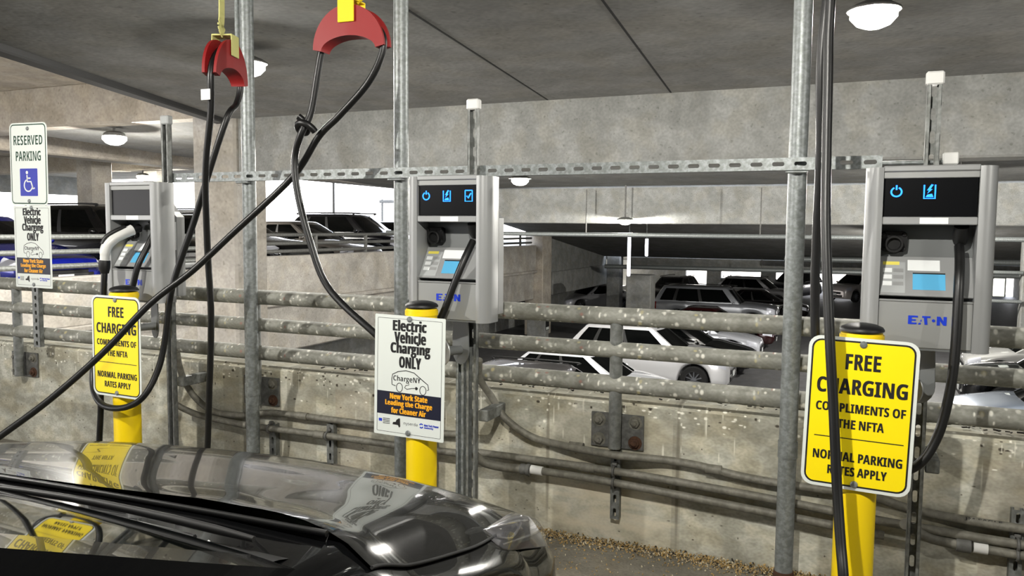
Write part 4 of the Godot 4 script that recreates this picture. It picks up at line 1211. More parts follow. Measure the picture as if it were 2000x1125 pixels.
func build_cables() -> void:
	sling("red cable sling with a bright yellow strap, above the middle charger", Vector3(-2.150, 2.305, 0.5), 0.05, M.strap, 2.86)
	sling("red cable sling with a pale strap, beside the leftmost tall pipe", Vector3(-2.895, 2.215, 0.5), -1.234, M.strap_pale, 2.86)
	sling("red cable sling over the rightmost charger, above the lamp's height", Vector3(-0.27, 2.55, 0.6), 0.0, M.strap, 2.86)
	# middle charger: down behind the sign, up over the sling, through the knot and away to the lower left
	var c := cable("black cable from the middle charger, knotted under its sling and slanting to the lower left", Vector3(-2.4, 1.9, 0.5), [Vector3(-1.592, 1.44, 0.37), Vector3(-1.605, 1.36, 0.43), Vector3(-1.64, 1.25, 0.46), Vector3(-1.70, 1.10, 0.47), Vector3(-1.80, 0.96, 0.46), Vector3(-1.93, 0.95, 0.5), Vector3(-2.039, 1.025, 0.52), Vector3(-2.295, 1.215, 0.5), Vector3(-2.405, 1.457, 0.5), Vector3(-2.468, 1.676, 0.5), Vector3(-2.478, 1.83, 0.5), Vector3(-2.425, 1.935, 0.52), Vector3(-2.383, 2.035, 0.5), Vector3(-2.345, 2.20, 0.5), Vector3(-2.322, 2.30, 0.5), Vector3(-2.29, 2.39, 0.5), Vector3(-2.15, 2.455, 0.5), Vector3(-2.01, 2.39, 0.5), Vector3(-1.982, 2.30, 0.5), Vector3(-2.06, 2.157, 0.5), Vector3(-2.229, 2.015, 0.49), Vector3(-2.361, 1.926, 0.47), Vector3(-2.528, 1.738, 0.46), Vector3(-2.837, 1.452, 0.55), Vector3(-3.025, 1.271, 0.62), Vector3(-3.198, 1.112, 0.72), Vector3(-3.382, 0.869, 0.85), Vector3(-3.556, 0.657, 1.0), Vector3(-3.718, 0.487, 1.15), Vector3(-3.827, 0.358, 1.3), Vector3(-3.92, 0.15, 1.4), Vector3(-4.0, 0.02, 1.5)])
	var kn := []
	for k in 17:
		var a := TAU * k / 14.0
		kn.append(Vector3(-2.395 + cos(a) * 0.035 - 0.004 * k, 1.945 + sin(a) * 0.03 + 0.003 * k, 0.5 + 0.03 * sin(a)))
	part(MB.new().tube(smooth_line(kn, 3), 0.0165, 10), "knot", M.rubber, c, true)
	# right charger: loop under the sign, up to the sling beyond the frame, and down in front of the sign
	cable("black cable of the rightmost charger, hanging over the yellow sign at the right", Vector3(-0.1, 1.5, 0.6), [Vector3(0.336, 1.45, 0.37), Vector3(0.336, 1.40, 0.41), Vector3(0.332, 1.308, 0.46), Vector3(0.329, 1.098, 0.48), Vector3(0.317, 0.939, 0.49), Vector3(0.283, 0.777, 0.50), Vector3(0.215, 0.668, 0.51), Vector3(0.09, 0.62, 0.45), Vector3(-0.06, 0.842, 0.45), Vector3(-0.118, 1.05, 0.47), Vector3(-0.132, 1.24, 0.48), Vector3(-0.134, 1.446, 0.5), Vector3(-0.13, 1.774, 0.55), Vector3(-0.136, 2.121, 0.6), Vector3(-0.11, 2.55, 0.6), Vector3(-0.15, 2.70, 0.6), Vector3(-0.27, 2.735, 0.6), Vector3(-0.30, 2.72, 0.62), Vector3(-0.25, 2.62, 0.66), Vector3(-0.125, 2.397, 0.66), Vector3(-0.112, 2.116, 0.67), Vector3(-0.104, 1.762, 0.70), Vector3(-0.095, 1.502, 0.75), Vector3(-0.070, 1.166, 0.80), Vector3(-0.048, 0.915, 0.82), Vector3(-0.028, 0.669, 0.85), Vector3(-0.010, 0.502, 0.9), Vector3(0.004, 0.390, 0.95), Vector3(0.02, 0.15, 1.0), Vector3(0.06, 0.02, 1.1)])
	# left charger: loop round the bollard, up over the sling, straight down behind the car, back up to the docked plug
	var l := cable("black cable of the leftmost charger with the docked white plug", Vector3(-3.0, 2.2, 0.5), [Vector3(-3.55, 1.45, 0.37), Vector3(-3.555, 1.38, 0.41), Vector3(-3.57, 1.28, 0.46), Vector3(-3.614, 1.13, 0.475), Vector3(-3.70, 0.95, 0.50), Vector3(-3.815, 0.80, 0.53), Vector3(-3.83, 0.69, 0.55), Vector3(-3.76, 0.59, 0.60), Vector3(-3.61, 0.545, 0.662), Vector3(-3.46, 0.552, 0.665), Vector3(-3.365, 0.61, 0.63), Vector3(-3.325, 0.74, 0.57), Vector3(-3.30, 0.90, 0.54), Vector3(-3.25, 1.18, 0.53), Vector3(-3.119, 1.527, 0.5), Vector3(-3.009, 1.785, 0.5), Vector3(-2.91, 2.04, 0.48), Vector3(-2.94, 2.12, 0.38), Vector3(-2.945, 2.22, 0.345), Vector3(-2.93, 2.32, 0.40), Vector3(-2.895, 2.365, 0.5), Vector3(-2.86, 2.32, 0.60), Vector3(-2.842, 2.22, 0.655), Vector3(-2.87, 2.05, 0.63), Vector3(-2.96, 1.76, 0.58), Vector3(-3.036, 1.397, 0.5), Vector3(-3.07, 1.022, 0.45), Vector3(-3.125, 0.579, 0.42), Vector3(-3.175, 0.234, 0.40), Vector3(-3.25, 0.03, 0.42), Vector3(-3.6, 0.018, 0.36), Vector3(-3.9, 0.03, 0.40), Vector3(-3.945, 0.168, 0.43), Vector3(-3.9, 0.459, 0.45), Vector3(-3.84, 0.759, 0.49), Vector3(-3.78, 1.0, 0.52), Vector3(-3.752, 1.2, 0.525), Vector3(-3.750, 1.275, 0.52)])
	plug(l)
	part(MB.new().box(Vector3(-2.86, 2.12, 0.672), Vector3(0.055, 0.05, 0.004)), "tag", M.paper, l, true).set_meta("label", "white paper tag under the sling")

func plug(l: Node3D) -> void:       # white pistol-grip connector, its nose in the dock
	var pts := smooth_line([Vector3(-3.750, 1.30, 0.52), Vector3(-3.748, 1.34, 0.518), Vector3(-3.742, 1.385, 0.508), Vector3(-3.725, 1.425, 0.475), Vector3(-3.705, 1.452, 0.43), Vector3(-3.69, 1.472, 0.385)], 6)
	var rr := []
	for i in pts.size():
		rr.append([0.023, 0.027, 0.028, 0.028, 0.029, 0.03][mini(i / 6, 5)] + 0.001 * (i % 6) / 6.0)
	var h := part(MB.new().tube(pts, 0.027, 18, true, rr), "plug", M.white_plastic, l, true)
	h.set_meta("label", "white pistol-grip plug held in the dock")
	part(MB.new().rod(Vector3(-3.69, 1.472, 0.385), Vector3(-3.68, 1.483, 0.345), 0.024, 16), "nose", M.black, h, true)
	part(MB.new().tube([Vector3(-3.751, 1.235, 0.521), Vector3(-3.751, 1.262, 0.521), Vector3(-3.751, 1.29, 0.521), Vector3(-3.750, 1.306, 0.52)], 0.03, 16, true, [0.021, 0.029, 0.031, 0.029]), "boot", M.black, h, true)
	part(MB.new().tube(smooth_line([Vector3(-3.752, 1.395, 0.53), Vector3(-3.74, 1.435, 0.512), Vector3(-3.715, 1.468, 0.47), Vector3(-3.70, 1.487, 0.425)], 4), 0.012, 10), "latch", M.black, h, true)

# =====================================================================  cars
# local frame: middle of the wheelbase footprint on the ground, nose towards -z; s is the distance from the nose
const CAR_TYPES := {
	"sedan": {"L": 4.75, "W": 1.82, "H": 1.45, "deck": [0.0, 0.56, 0.06, 0.66, 0.3, 0.74, 0.8, 0.84, 1.25, 0.92, 1.6, 0.93, 3.6, 0.97, 4.1, 1.0, 4.6, 0.98, 4.75, 0.62], "wb": 1.22, "rf": 2.1, "rr": 3.35, "rb": 4.2, "belt": 0.93, "rails": false, "wheel": 0.33},
	"hatch": {"L": 4.3, "W": 1.8, "H": 1.52, "deck": [0.0, 0.58, 0.06, 0.68, 0.3, 0.78, 0.7, 0.88, 1.15, 0.96, 1.5, 0.98, 3.4, 1.02, 4.05, 1.0, 4.25, 0.9, 4.3, 0.6], "wb": 1.1, "rf": 1.95, "rr": 3.6, "rb": 4.18, "belt": 0.97, "rails": false, "wheel": 0.33},
	"suv": {"L": 4.75, "W": 1.9, "H": 1.72, "deck": [0.0, 0.7, 0.05, 0.86, 0.25, 0.97, 0.7, 1.05, 1.25, 1.1, 1.6, 1.11, 3.8, 1.14, 4.55, 1.12, 4.7, 0.95, 4.75, 0.6], "wb": 1.2, "rf": 1.98, "rr": 4.1, "rb": 4.6, "belt": 1.1, "rails": true, "wheel": 0.37},
	"crossover": {"L": 4.5, "W": 1.85, "H": 1.58, "deck": [0.0, 0.64, 0.05, 0.78, 0.25, 0.88, 0.7, 0.96, 1.2, 1.02, 1.6, 1.03, 3.6, 1.06, 4.3, 1.04, 4.45, 0.9, 4.5, 0.6], "wb": 1.15, "rf": 1.98, "rr": 3.9, "rb": 4.35, "belt": 1.02, "rails": true, "wheel": 0.35},
	"wagon": {"L": 5.5, "W": 2.0, "H": 1.9, "deck": [0.0, 0.8, 0.05, 1.0, 0.25, 1.1, 0.8, 1.17, 1.4, 1.21, 1.8, 1.22, 4.4, 1.24, 5.3, 1.22, 5.45, 1.0, 5.5, 0.6], "wb": 1.38, "rf": 2.0, "rr": 5.0, "rb": 5.38, "belt": 1.2, "rails": true, "wheel": 0.4},
	"coupe_hatch": {"L": 4.2, "W": 1.82, "H": 1.49, "deck": [0.0, 0.55, 0.04, 0.625, 0.12, 0.67, 0.3, 0.73, 0.5, 0.79, 0.72, 0.85, 1.0, 0.928, 1.15, 0.983, 1.3, 1.0, 1.5, 1.02, 3.3, 1.04, 3.95, 1.0, 4.15, 0.88, 4.2, 0.6], "wb": 1.265, "rf": 2.2, "rr": 3.5, "rb": 4.1, "belt": 1.06, "rails": false, "wheel": 0.31, "plan": [0, 0.78, 0.05, 0.91, 0.13, 0.975, 0.25, 1.0, 0.6, 1.0, 1.1, 1.0, 3.0, 1.0, 3.85, 0.95, 4.12, 0.88, 4.2, 0.78], "crowns": [0.0, 0.07, 0.3, 0.075, 0.5, 0.07, 0.72, 0.055, 1.0, 0.038, 1.15, 0.012, 4.2, 0.012], "base": 0.95, "bow": 0.1}}

func tab(t: Array, x: float) -> float:      # a smooth curve through (x, y) pairs
	var m := t.size() / 2
	if x <= t[0]:
		return t[1]
	if x >= t[2 * m - 2]:
		return t[2 * m - 1]
	for i in m - 1:
		if x <= t[2 * i + 2]:
			var x0: float = t[2 * i]; var x1: float = t[2 * i + 2]
			var y0: float = t[2 * i + 1]; var y1: float = t[2 * i + 3]
			var d := (y1 - y0) / (x1 - x0)
			var d0 := d
			var d1 := d
			if i > 0:
				var e: float = (y0 - t[2 * i - 1]) / (x0 - t[2 * i - 2])
				d0 = 0.0 if e * d <= 0.0 else 2.0 * e * d / (e + d)
			if i < m - 2:
				var e: float = (t[2 * i + 5] - y1) / (t[2 * i + 4] - x1)
				d1 = 0.0 if e * d <= 0.0 else 2.0 * e * d / (e + d)
			var h := x1 - x0
			var u := (x - x0) / h
			return y0 * (1 + 2 * u) * (1 - u) * (1 - u) + h * d0 * u * (1 - u) * (1 - u) + y1 * u * u * (3 - 2 * u) + h * d1 * u * u * (u - 1)
	return t[2 * m - 1]

func half_section(c: Dictionary, s: float) -> PackedVector2Array:     # the right half of the body's outline at s, from below to the middle of the top
	var L: float = c.L
	var hw: float = c.W / 2.0 * tab(c.get("plan", [0, 0.68, 0.05, 0.8, 0.15, 0.89, 0.3, 0.955, 0.6, 0.985, 1.1, 1.0, L - 1.2, 1.0, L - 0.35, 0.95, L - 0.08, 0.88, L, 0.78]), s)
	var yt := tab(c.deck, s)
	var yb := tab([0, 0.34, 0.1, 0.24, 0.6, 0.2, L - 0.6, 0.22, L - 0.1, 0.3, L, 0.4], s)
	var r: float = c.wheel
	for w in [c.fw, c.rw]:
		var d: float = absf(s - w)
		var R := r + 0.055
		if d < R:
			yb = maxf(yb, r + sqrt(R * R - d * d))
	var ys := yt - 0.062
	yb = minf(yb, ys - 0.08)
	var crown: float = tab(c.crowns, s) if c.has("crowns") else 0.03
	var q := PackedVector2Array([Vector2(0, yb), Vector2(hw * 0.8, yb), Vector2(hw * 0.955, yb + 0.012)])
	for k in [[0.3, 0.988], [0.6, 1.0], [0.86, 0.99]]:
		q.append(Vector2(hw * k[1], lerpf(yb, ys, k[0])))
	q.append(Vector2(hw * 0.945, ys + 0.012))
	q.append(Vector2(hw * 0.88, yt - 0.008))
	q.append(Vector2(hw * 0.6, yt + crown * 0.5))
	q.append(Vector2(hw * 0.3, yt + crown * 0.9))
	q.append(Vector2(0, yt + crown))
	return q

func body_point(c: Dictionary, s: float, j: float, side: float, off := 0.0) -> Vector3:
	var q := half_section(c, s)
	var i := clampi(int(j), 0, 9)
	var p := q[i].lerp(q[i + 1], j - i)
	if off != 0.0:
		var e := (q[i + 1] - q[i]).normalized()
		p += Vector2(e.y, -e.x) * off
	return Vector3(p.x * side, p.y, s - c.L / 2.0)

func body_patch(c: Dictionary, s0: float, s1: float, j0: float, j1: float, side: float, off: float, ns := 6, nj := 6, taper := 0.0) -> MB:
	var rows := []
	for i in ns + 1:
		var row := PackedVector3Array()
		for k in nj + 1:
			var u := float(i) / ns
			row.append(body_point(c, lerpf(s0, s1, u), lerpf(lerpf(j0, j1, taper * u), j1, float(k) / nj), side, off))
		rows.append(row)
	return MB.new().grid(rows, side < 0.0)

func cabin_point(c: Dictionary, kind: int, f: float, t: float) -> Vector3:      # the cabin's skin: front, right, rear, left; t from the belt to the roof's edge
	var sf := lerpf(c.wb, c.rf, t)
	var sr := lerpf(c.rb, c.rr, pow(t, 1.2))
	var hw: float = c.W / 2.0 * lerpf(c.get("base", 0.9), 0.69, pow(t, 1.25))
	var y: float = lerpf(c.belt - 0.03, c.H - 0.05, t)
	var bow: float = c.get("bow", 0.14)
	match kind:
		0: return Vector3(f * hw, y, sf - c.L / 2.0 + bow * f * f)
		1: return Vector3(hw * (1.0 + 0.03 * sin(PI * f)), y, lerpf(sf + bow, sr - 0.1, f) - c.L / 2.0)
		2: return Vector3(f * hw, y, sr - c.L / 2.0 - 0.1 * f * f)
	return Vector3(-hw * (1.0 + 0.03 * sin(PI * f)), y, lerpf(sf + bow, sr - 0.1, f) - c.L / 2.0)

func cabin_patch(c: Dictionary, cols: Array, t0: float, t1: float, nt := 6, m: MB = null) -> MB:
	var rows := []
	for i in nt + 1:
		var row := PackedVector3Array()
		for q in cols:
			row.append(cabin_point(c, q[0], q[1], lerpf(t0, t1, float(i) / nt)))
		rows.append(row)
	return (m if m else MB.new()).grid(rows, true)

func span(kind: int, f0: float, f1: float, k: int) -> Array:
	var a := []
	for i in k + 1:
		a.append([kind, lerpf(f0, f1, float(i) / k)])
	return a

func car_meshes(kind: String, fine := 1) -> Dictionary:
	if car_shapes.has(kind):
		return car_shapes[kind]
	var c: Dictionary = CAR_TYPES[kind].duplicate()
	c.fw = 0.9 if c.L < 5 else 1.0
	c.rw = c.L - (1.0 if c.L < 5 else 1.25)
	if kind == "coupe_hatch":
		c.fw = 0.80
		c.rw = 3.4
	var d := {"c": c}
	# body
	var ss := [0.0, 0.02, 0.05, 0.1, 0.16, 0.25, 0.36]
	var s := 0.42
	while s < c.L - 0.2:
		ss.append(s)
		s += 0.06 / fine if absf(s - c.fw) < 0.55 or absf(s - c.rw) < 0.55 else 0.16 / fine
	ss.append_array([c.L - 0.16, c.L - 0.1, c.L - 0.05, c.L - 0.02, c.L])
	var rows := []
	for x in ss:
		var q := half_section(c, x)
		var ring := PackedVector3Array()
		for p in q:
			ring.append(Vector3(p.x, p.y, x - c.L / 2.0))
		for i in range(9, 0, -1):
			ring.append(Vector3(-q[i].x, q[i].y, x - c.L / 2.0))
		rows.append(ring)
	var b := MB.new().grid(rows, false, true)
	b.fan(rows[0], Vector3(0, 0.6, 0)); b.fan(rows[-1], Vector3(0, 0.6, 0))
	d.body = b.mesh()
	# cabin
	var T := 0.9
	d.windshield = cabin_patch(c, span(0, -0.9, 0.9, 12), 0.0, T, 8 * fine).mesh()
	d.rear_window = cabin_patch(c, span(2, 0.86, -0.86, 8), 0.12, T).mesh()
	d.side = [cabin_patch(c, span(1, 0.08, 0.42, 5), 0.1, T).mesh(), cabin_patch(c, span(1, 0.46, 0.74, 5), 0.1, T).mesh(), cabin_patch(c, span(1, 0.78, 0.94, 4), 0.14, T).mesh(), cabin_patch(c, span(3, 0.42, 0.08, 5), 0.1, T).mesh(), cabin_patch(c, span(3, 0.74, 0.46, 5), 0.1, T).mesh(), cabin_patch(c, span(3, 0.94, 0.78, 4), 0.14, T).mesh()]
	var r := MB.new()
	for q in [span(0, 0.9, 1.0, 1) + span(1, 0.0, 0.08, 2), span(1, 0.94, 1.0, 1) + span(2, 1.0, 0.86, 2), span(2, -0.86, -1.0, 2) + span(3, 1.0, 0.94, 1), span(3, 0.08, 0.0, 2) + span(0, -1.0, -0.9, 1)]:
		cabin_patch(c, q, 0.0, T, 6, r)
	d.pillars = []
	for q in [span(1, 0.42, 0.46, 1), span(1, 0.74, 0.78, 1), span(3, 0.78, 0.74, 1), span(3, 0.46, 0.42, 1)]:
		d.pillars.append(cabin_patch(c, q, 0.0, T, 6).mesh())
	cabin_patch(c, span(1, 0.08, 0.94, 8), 0.0, 0.12, 1, r)
	cabin_patch(c, span(3, 0.94, 0.08, 8), 0.0, 0.12, 1, r)
	cabin_patch(c, span(2, 0.86, -0.86, 8), 0.0, 0.12, 1, r)
	var loop := span(0, 0.0, 0.96, 6) + span(1, 0.01, 0.99, 10) + span(2, 0.96, -0.96, 8) + span(3, 0.99, 0.01, 10) + span(0, -0.96, -0.08, 5)
	var rr := []
	for t in [T, 0.95, 1.0]:
		var row := PackedVector3Array()
		for q in loop:
			row.append(cabin_point(c, q[0], q[1], t))
		rr.append(row)
	var mid := Vector3(0, c.H, (c.rf + c.rr) / 2.0 - c.L / 2.0)
	for k in [[0.93, 0.028], [0.75, 0.042], [0.4, 0.05], [0.02, 0.052]]:
		var row := PackedVector3Array()
		for p in rr[2]:
			row.append(Vector3(p.x * k[0], c.H - 0.05 + k[1], lerpf(mid.z, p.z, k[0])))
		rr.append(row)
	r.grid(rr, true, true)
	d.roof = r.mesh()
	# wheel: tyre and rim, axle along x, outer side towards +x
	var R: float = c.wheel
	d.tyre = MB.new().lathe([Vector2(R * 0.66, -0.1), Vector2(R * 0.93, -0.11), Vector2(R, -0.08), Vector2(R, 0.08), Vector2(R * 0.93, 0.11), Vector2(R * 0.66, 0.1)], Transform3D(ALONG_X, Vector3.ZERO), 28).mesh()
	var rim := MB.new().lathe([Vector2(R * 0.67, -0.09), Vector2(R * 0.67, 0.1), Vector2(R * 0.6, 0.1), Vector2(R * 0.58, 0.03), Vector2(0.0, 0.03)], Transform3D(ALONG_X, Vector3.ZERO), 28)
	d.rim_back = rim.mesh()
	var sp := MB.new()
	for k in 10:
		var t := Transform3D(Basis(Vector3.RIGHT, TAU * k / 10.0), Vector3.ZERO)
		sp.box(Vector3(0.075, R * 0.36, 0), Vector3(0.025, R * 0.5, R * 0.1), 0.006, t)
	sp.lathe([Vector2(0.06, 0.03), Vector2(0.055, 0.095), Vector2(0, 0.1)], Transform3D(ALONG_X, Vector3.ZERO), 14)
	d.spokes = sp.mesh()
	d.head = [body_patch(c, 0.03, 0.40, 4.6, 6.6, 1.0, 0.006).mesh(), body_patch(c, 0.03, 0.40, 4.6, 6.6, -1.0, 0.006).mesh()]
	d.tail = [body_patch(c, c.L - 0.32, c.L - 0.015, 4.2, 6.0, 1.0, 0.006).mesh(), body_patch(c, c.L - 0.32, c.L - 0.015, 4.2, 6.0, -1.0, 0.006).mesh()]
	var yt: float = c.deck[1]
	d.grille = MB.new().box(Vector3(0, yt - 0.12, -c.L / 2.0), Vector3(0.9, 0.14, 0.03), 0.01).mesh()
	d.bumper = MB.new().box(Vector3(0, 0.4, -c.L / 2.0 - 0.005), Vector3(1.1, 0.12, 0.04), 0.01).mesh()
	d.plate = MB.new().box(Vector3(0, yt - 0.2, -c.L / 2.0 - 0.022), Vector3(0.3, 0.15, 0.01), 0.003).mesh()
	var mr := MB.new()
	var ring := []
	for k in 5:
		ring.append(Vector3(0.02 + 0.045 * k, 0.02 + 0.012 * k, 0.0))
	mr.tube(ring, 0.06, 10, true, [0.02, 0.05, 0.075, 0.08, 0.055])
	d.mirror = mr.mesh()
	if c.rails:
		var rl := MB.new()
		var pp := [Vector3(0, 0.0, 0), Vector3(0, 0.05, 0.08), Vector3(0, 0.05, c.rr - c.rf - 0.1), Vector3(0, 0.0, c.rr - c.rf)]
		rl.tube(smooth_line(pp, 5), 0.018, 8)
		d.rail = rl.mesh()
	car_shapes[kind] = d
	return d

func wheel_part(d: Dictionary, t: Node3D, x: float, s: float) -> void:
	var c: Dictionary = d.c
	var w := part(d.tyre, "wheel", M.tyre, t)
	w.position = Vector3(x * (c.W / 2.0 - 0.125), c.wheel, s - c.L / 2.0)
	if x < 0:
		w.rotation.y = PI
	part(d.rim_back, "rim", M.car_trim, w)
	part(d.spokes, "spokes", M.rim, w)

func parked_car(called: String, kind: String, label: String, at: Vector3, facing: float, color: Color, group: String, rough := 0.25, metal := 0.3) -> Node3D:
	var d := car_meshes(kind)
	var c: Dictionary = d.c
	var t := thing(called, label, "car", at, group, facing)
	var coat: Material = M.get("coat_" + color.to_html())
	if coat == null:
		coat = paint_coat(color, rough, metal)
		M["coat_" + color.to_html()] = coat
	part(d.body, "body", coat, t)
	part(d.roof, "roof", coat, t)
	for m in d.pillars:
		part(m, "door_pillar", M.car_trim, t)
	part(d.windshield, "windshield", M.glass, t)
	part(d.rear_window, "rear_window", M.glass, t)
	for m in d.side:
		part(m, "side_window", M.glass, t)
	for x in [-1.0, 1.0]:
		for s in [c.fw, c.rw]:
			wheel_part(d, t, x, s)
		var mi := part(d.mirror, "mirror", coat, t)
		mi.position = Vector3(x * (c.W / 2.0 - 0.1), c.belt + 0.02, c.wb + 0.42 - c.L / 2.0)
		mi.scale = Vector3(1, 0.8, 0.6)
		if x < 0:
			mi.rotation.y = PI
		if c.rails:
			part(d.rail, "roof_rail", M.car_trim, t).position = Vector3(x * c.W / 2.0 * 0.64, c.H - 0.035, c.rf - c.L / 2.0)
	for m in d.head:
		part(m, "headlight", M.lamp_glass, t)
	for m in d.tail:
		part(m, "taillight", M.tail, t)
	part(d.grille, "grille", M.car_trim, t)
	part(d.bumper, "lower_grille", M.car_trim, t)
	part(d.plate, "licence_plate", M.paper, t)
	return t

func build_parked_cars() -> void:
	var E := -PI / 2      # nose towards +x
	var low := "cars on the lower deck"
	var y := -2.9
	parked_car("parked_car", "crossover", "silver car with black roof rails just over the wall, nearest on the lower deck", Vector3(-5.55, y, -11.5), E, Color(0.42, 0.41, 0.41), low, 0.3, 0.7)
	parked_car("parked_car", "hatch", "white car with a black windshield edge beyond the silver car with roof rails", Vector3(-5.75, y, -14.5), E, Color(0.86, 0.87, 0.89), low)
	parked_car("parked_car", "suv", "white wagon with dark windows seen from its side behind the railing post", Vector3(-5.35, y, -18.6), E, Color(0.86, 0.86, 0.87), low)
	parked_car("parked_car", "sedan", "shiny black car just behind the white wagon", Vector3(-5.1, y, -21.6), E, Color(0.02, 0.02, 0.024), low)
	parked_car("parked_car", "sedan", "silver white sedan beyond the shiny black car", Vector3(-5.2, y, -24.4), E, Color(0.78, 0.79, 0.82), low)
	parked_car("parked_car", "sedan", "dark red car with a black looking roof in front of the long silver wagon", Vector3(-5.0, y, -27.4), E, Color(0.16, 0.012, 0.02), low)
	parked_car("parked_car", "wagon", "long silver wagon with dark windows on the lower deck", Vector3(-5.75, y, -32.6), E, Color(0.55, 0.56, 0.58), low, 0.3, 0.6)
	parked_car("parked_car", "sedan", "dark car whose windshield shows behind the long silver wagon", Vector3(-4.4, y, -38.0), E, Color(0.04, 0.03, 0.03), low)
	parked_car("parked_car", "suv", "white car facing the aisle far behind the silver wagon", Vector3(-5.2, y, -44.0), E - 0.2, Color(0.85, 0.85, 0.86), low)
	parked_car("parked_car", "suv", "dark blue car to the left of the tall right pipe, far away", Vector3(-3.6, y, -51.5), PI - 0.4, Color(0.03, 0.035, 0.06), low)
	parked_car("parked_car", "suv", "far white car parked near the hanging cables at the right", Vector3(0.2, y, -51.5), PI - 0.6, Color(0.85, 0.82, 0.81), low)
	parked_car("parked_car", "sedan", "silver car half hidden under the ramp wall panels", Vector3(-13.0, y, -37.6), PI * 0.8, Color(0.66, 0.66, 0.67), low, 0.3, 0.5)
	parked_car("parked_car", "suv", "black car with a bright bumper between two dim columns", Vector3(-9.6, y, -42.0), PI * 0.95, Color(0.03, 0.03, 0.035), low)
	parked_car("parked_car", "sedan", "pale blue silver car cut off by the right edge, low behind the railing", Vector3(4.3, y, -15.9), PI / 2, Color(0.6, 0.64, 0.7), low, 0.3, 0.5)
	parked_car("parked_car", "suv", "black car with a red tail lamp behind the pale blue car", Vector3(4.9, y, -19.2), PI / 2, Color(0.02, 0.02, 0.024), low)
	parked_car("parked_car", "hatch", "pale car in the gap under the rightmost charger", Vector3(5.2, y, -23.6), PI / 2, Color(0.75, 0.75, 0.74), low)
	var up := "cars on the left deck"
	y = 0.2
	parked_car("parked_car", "sedan", "dark blue car behind the ramp railing at the far left", Vector3(-14.9, y, -5.9), E, Color(0.04, 0.09, 0.5), up)
	parked_car("parked_car", "suv", "black car behind the dark blue car, left of the leftmost charger", Vector3(-15.1, y, -8.9), E, Color(0.03, 0.032, 0.035), up)
	parked_car("parked_car", "crossover", "black car whose sloping windshield shows right of the leftmost tall pipe", Vector3(-14.9, y, -12.4), E, Color(0.02, 0.02, 0.022), up)
	parked_car("parked_car", "sedan", "grey brown sedan in front of the navy car with tinted windows", Vector3(-14.9, y, -15.3), E, Color(0.42, 0.4, 0.38), up, 0.3, 0.5)
	parked_car("parked_car", "suv", "navy car with tinted windows to the left of the middle tall pipe", Vector3(-15.1, y, -18.2), E, Color(0.025, 0.03, 0.06), up)
	parked_car("parked_car", "hatch", "black car next to the navy one, mostly behind the middle charger", Vector3(-14.9, y, -22.0), E, Color(0.03, 0.03, 0.03), up)
	parked_car("parked_car", "wagon", "white truck in the glare behind the grey brown sedan", Vector3(-24.5, y, -19.5), E + PI, Color(0.9, 0.9, 0.9), up)
	parked_car("parked_car", "wagon", "white van in the glare by the middle tall pipe", Vector3(-21.0, y, -26.6), E, Color(0.9, 0.9, 0.9), up)

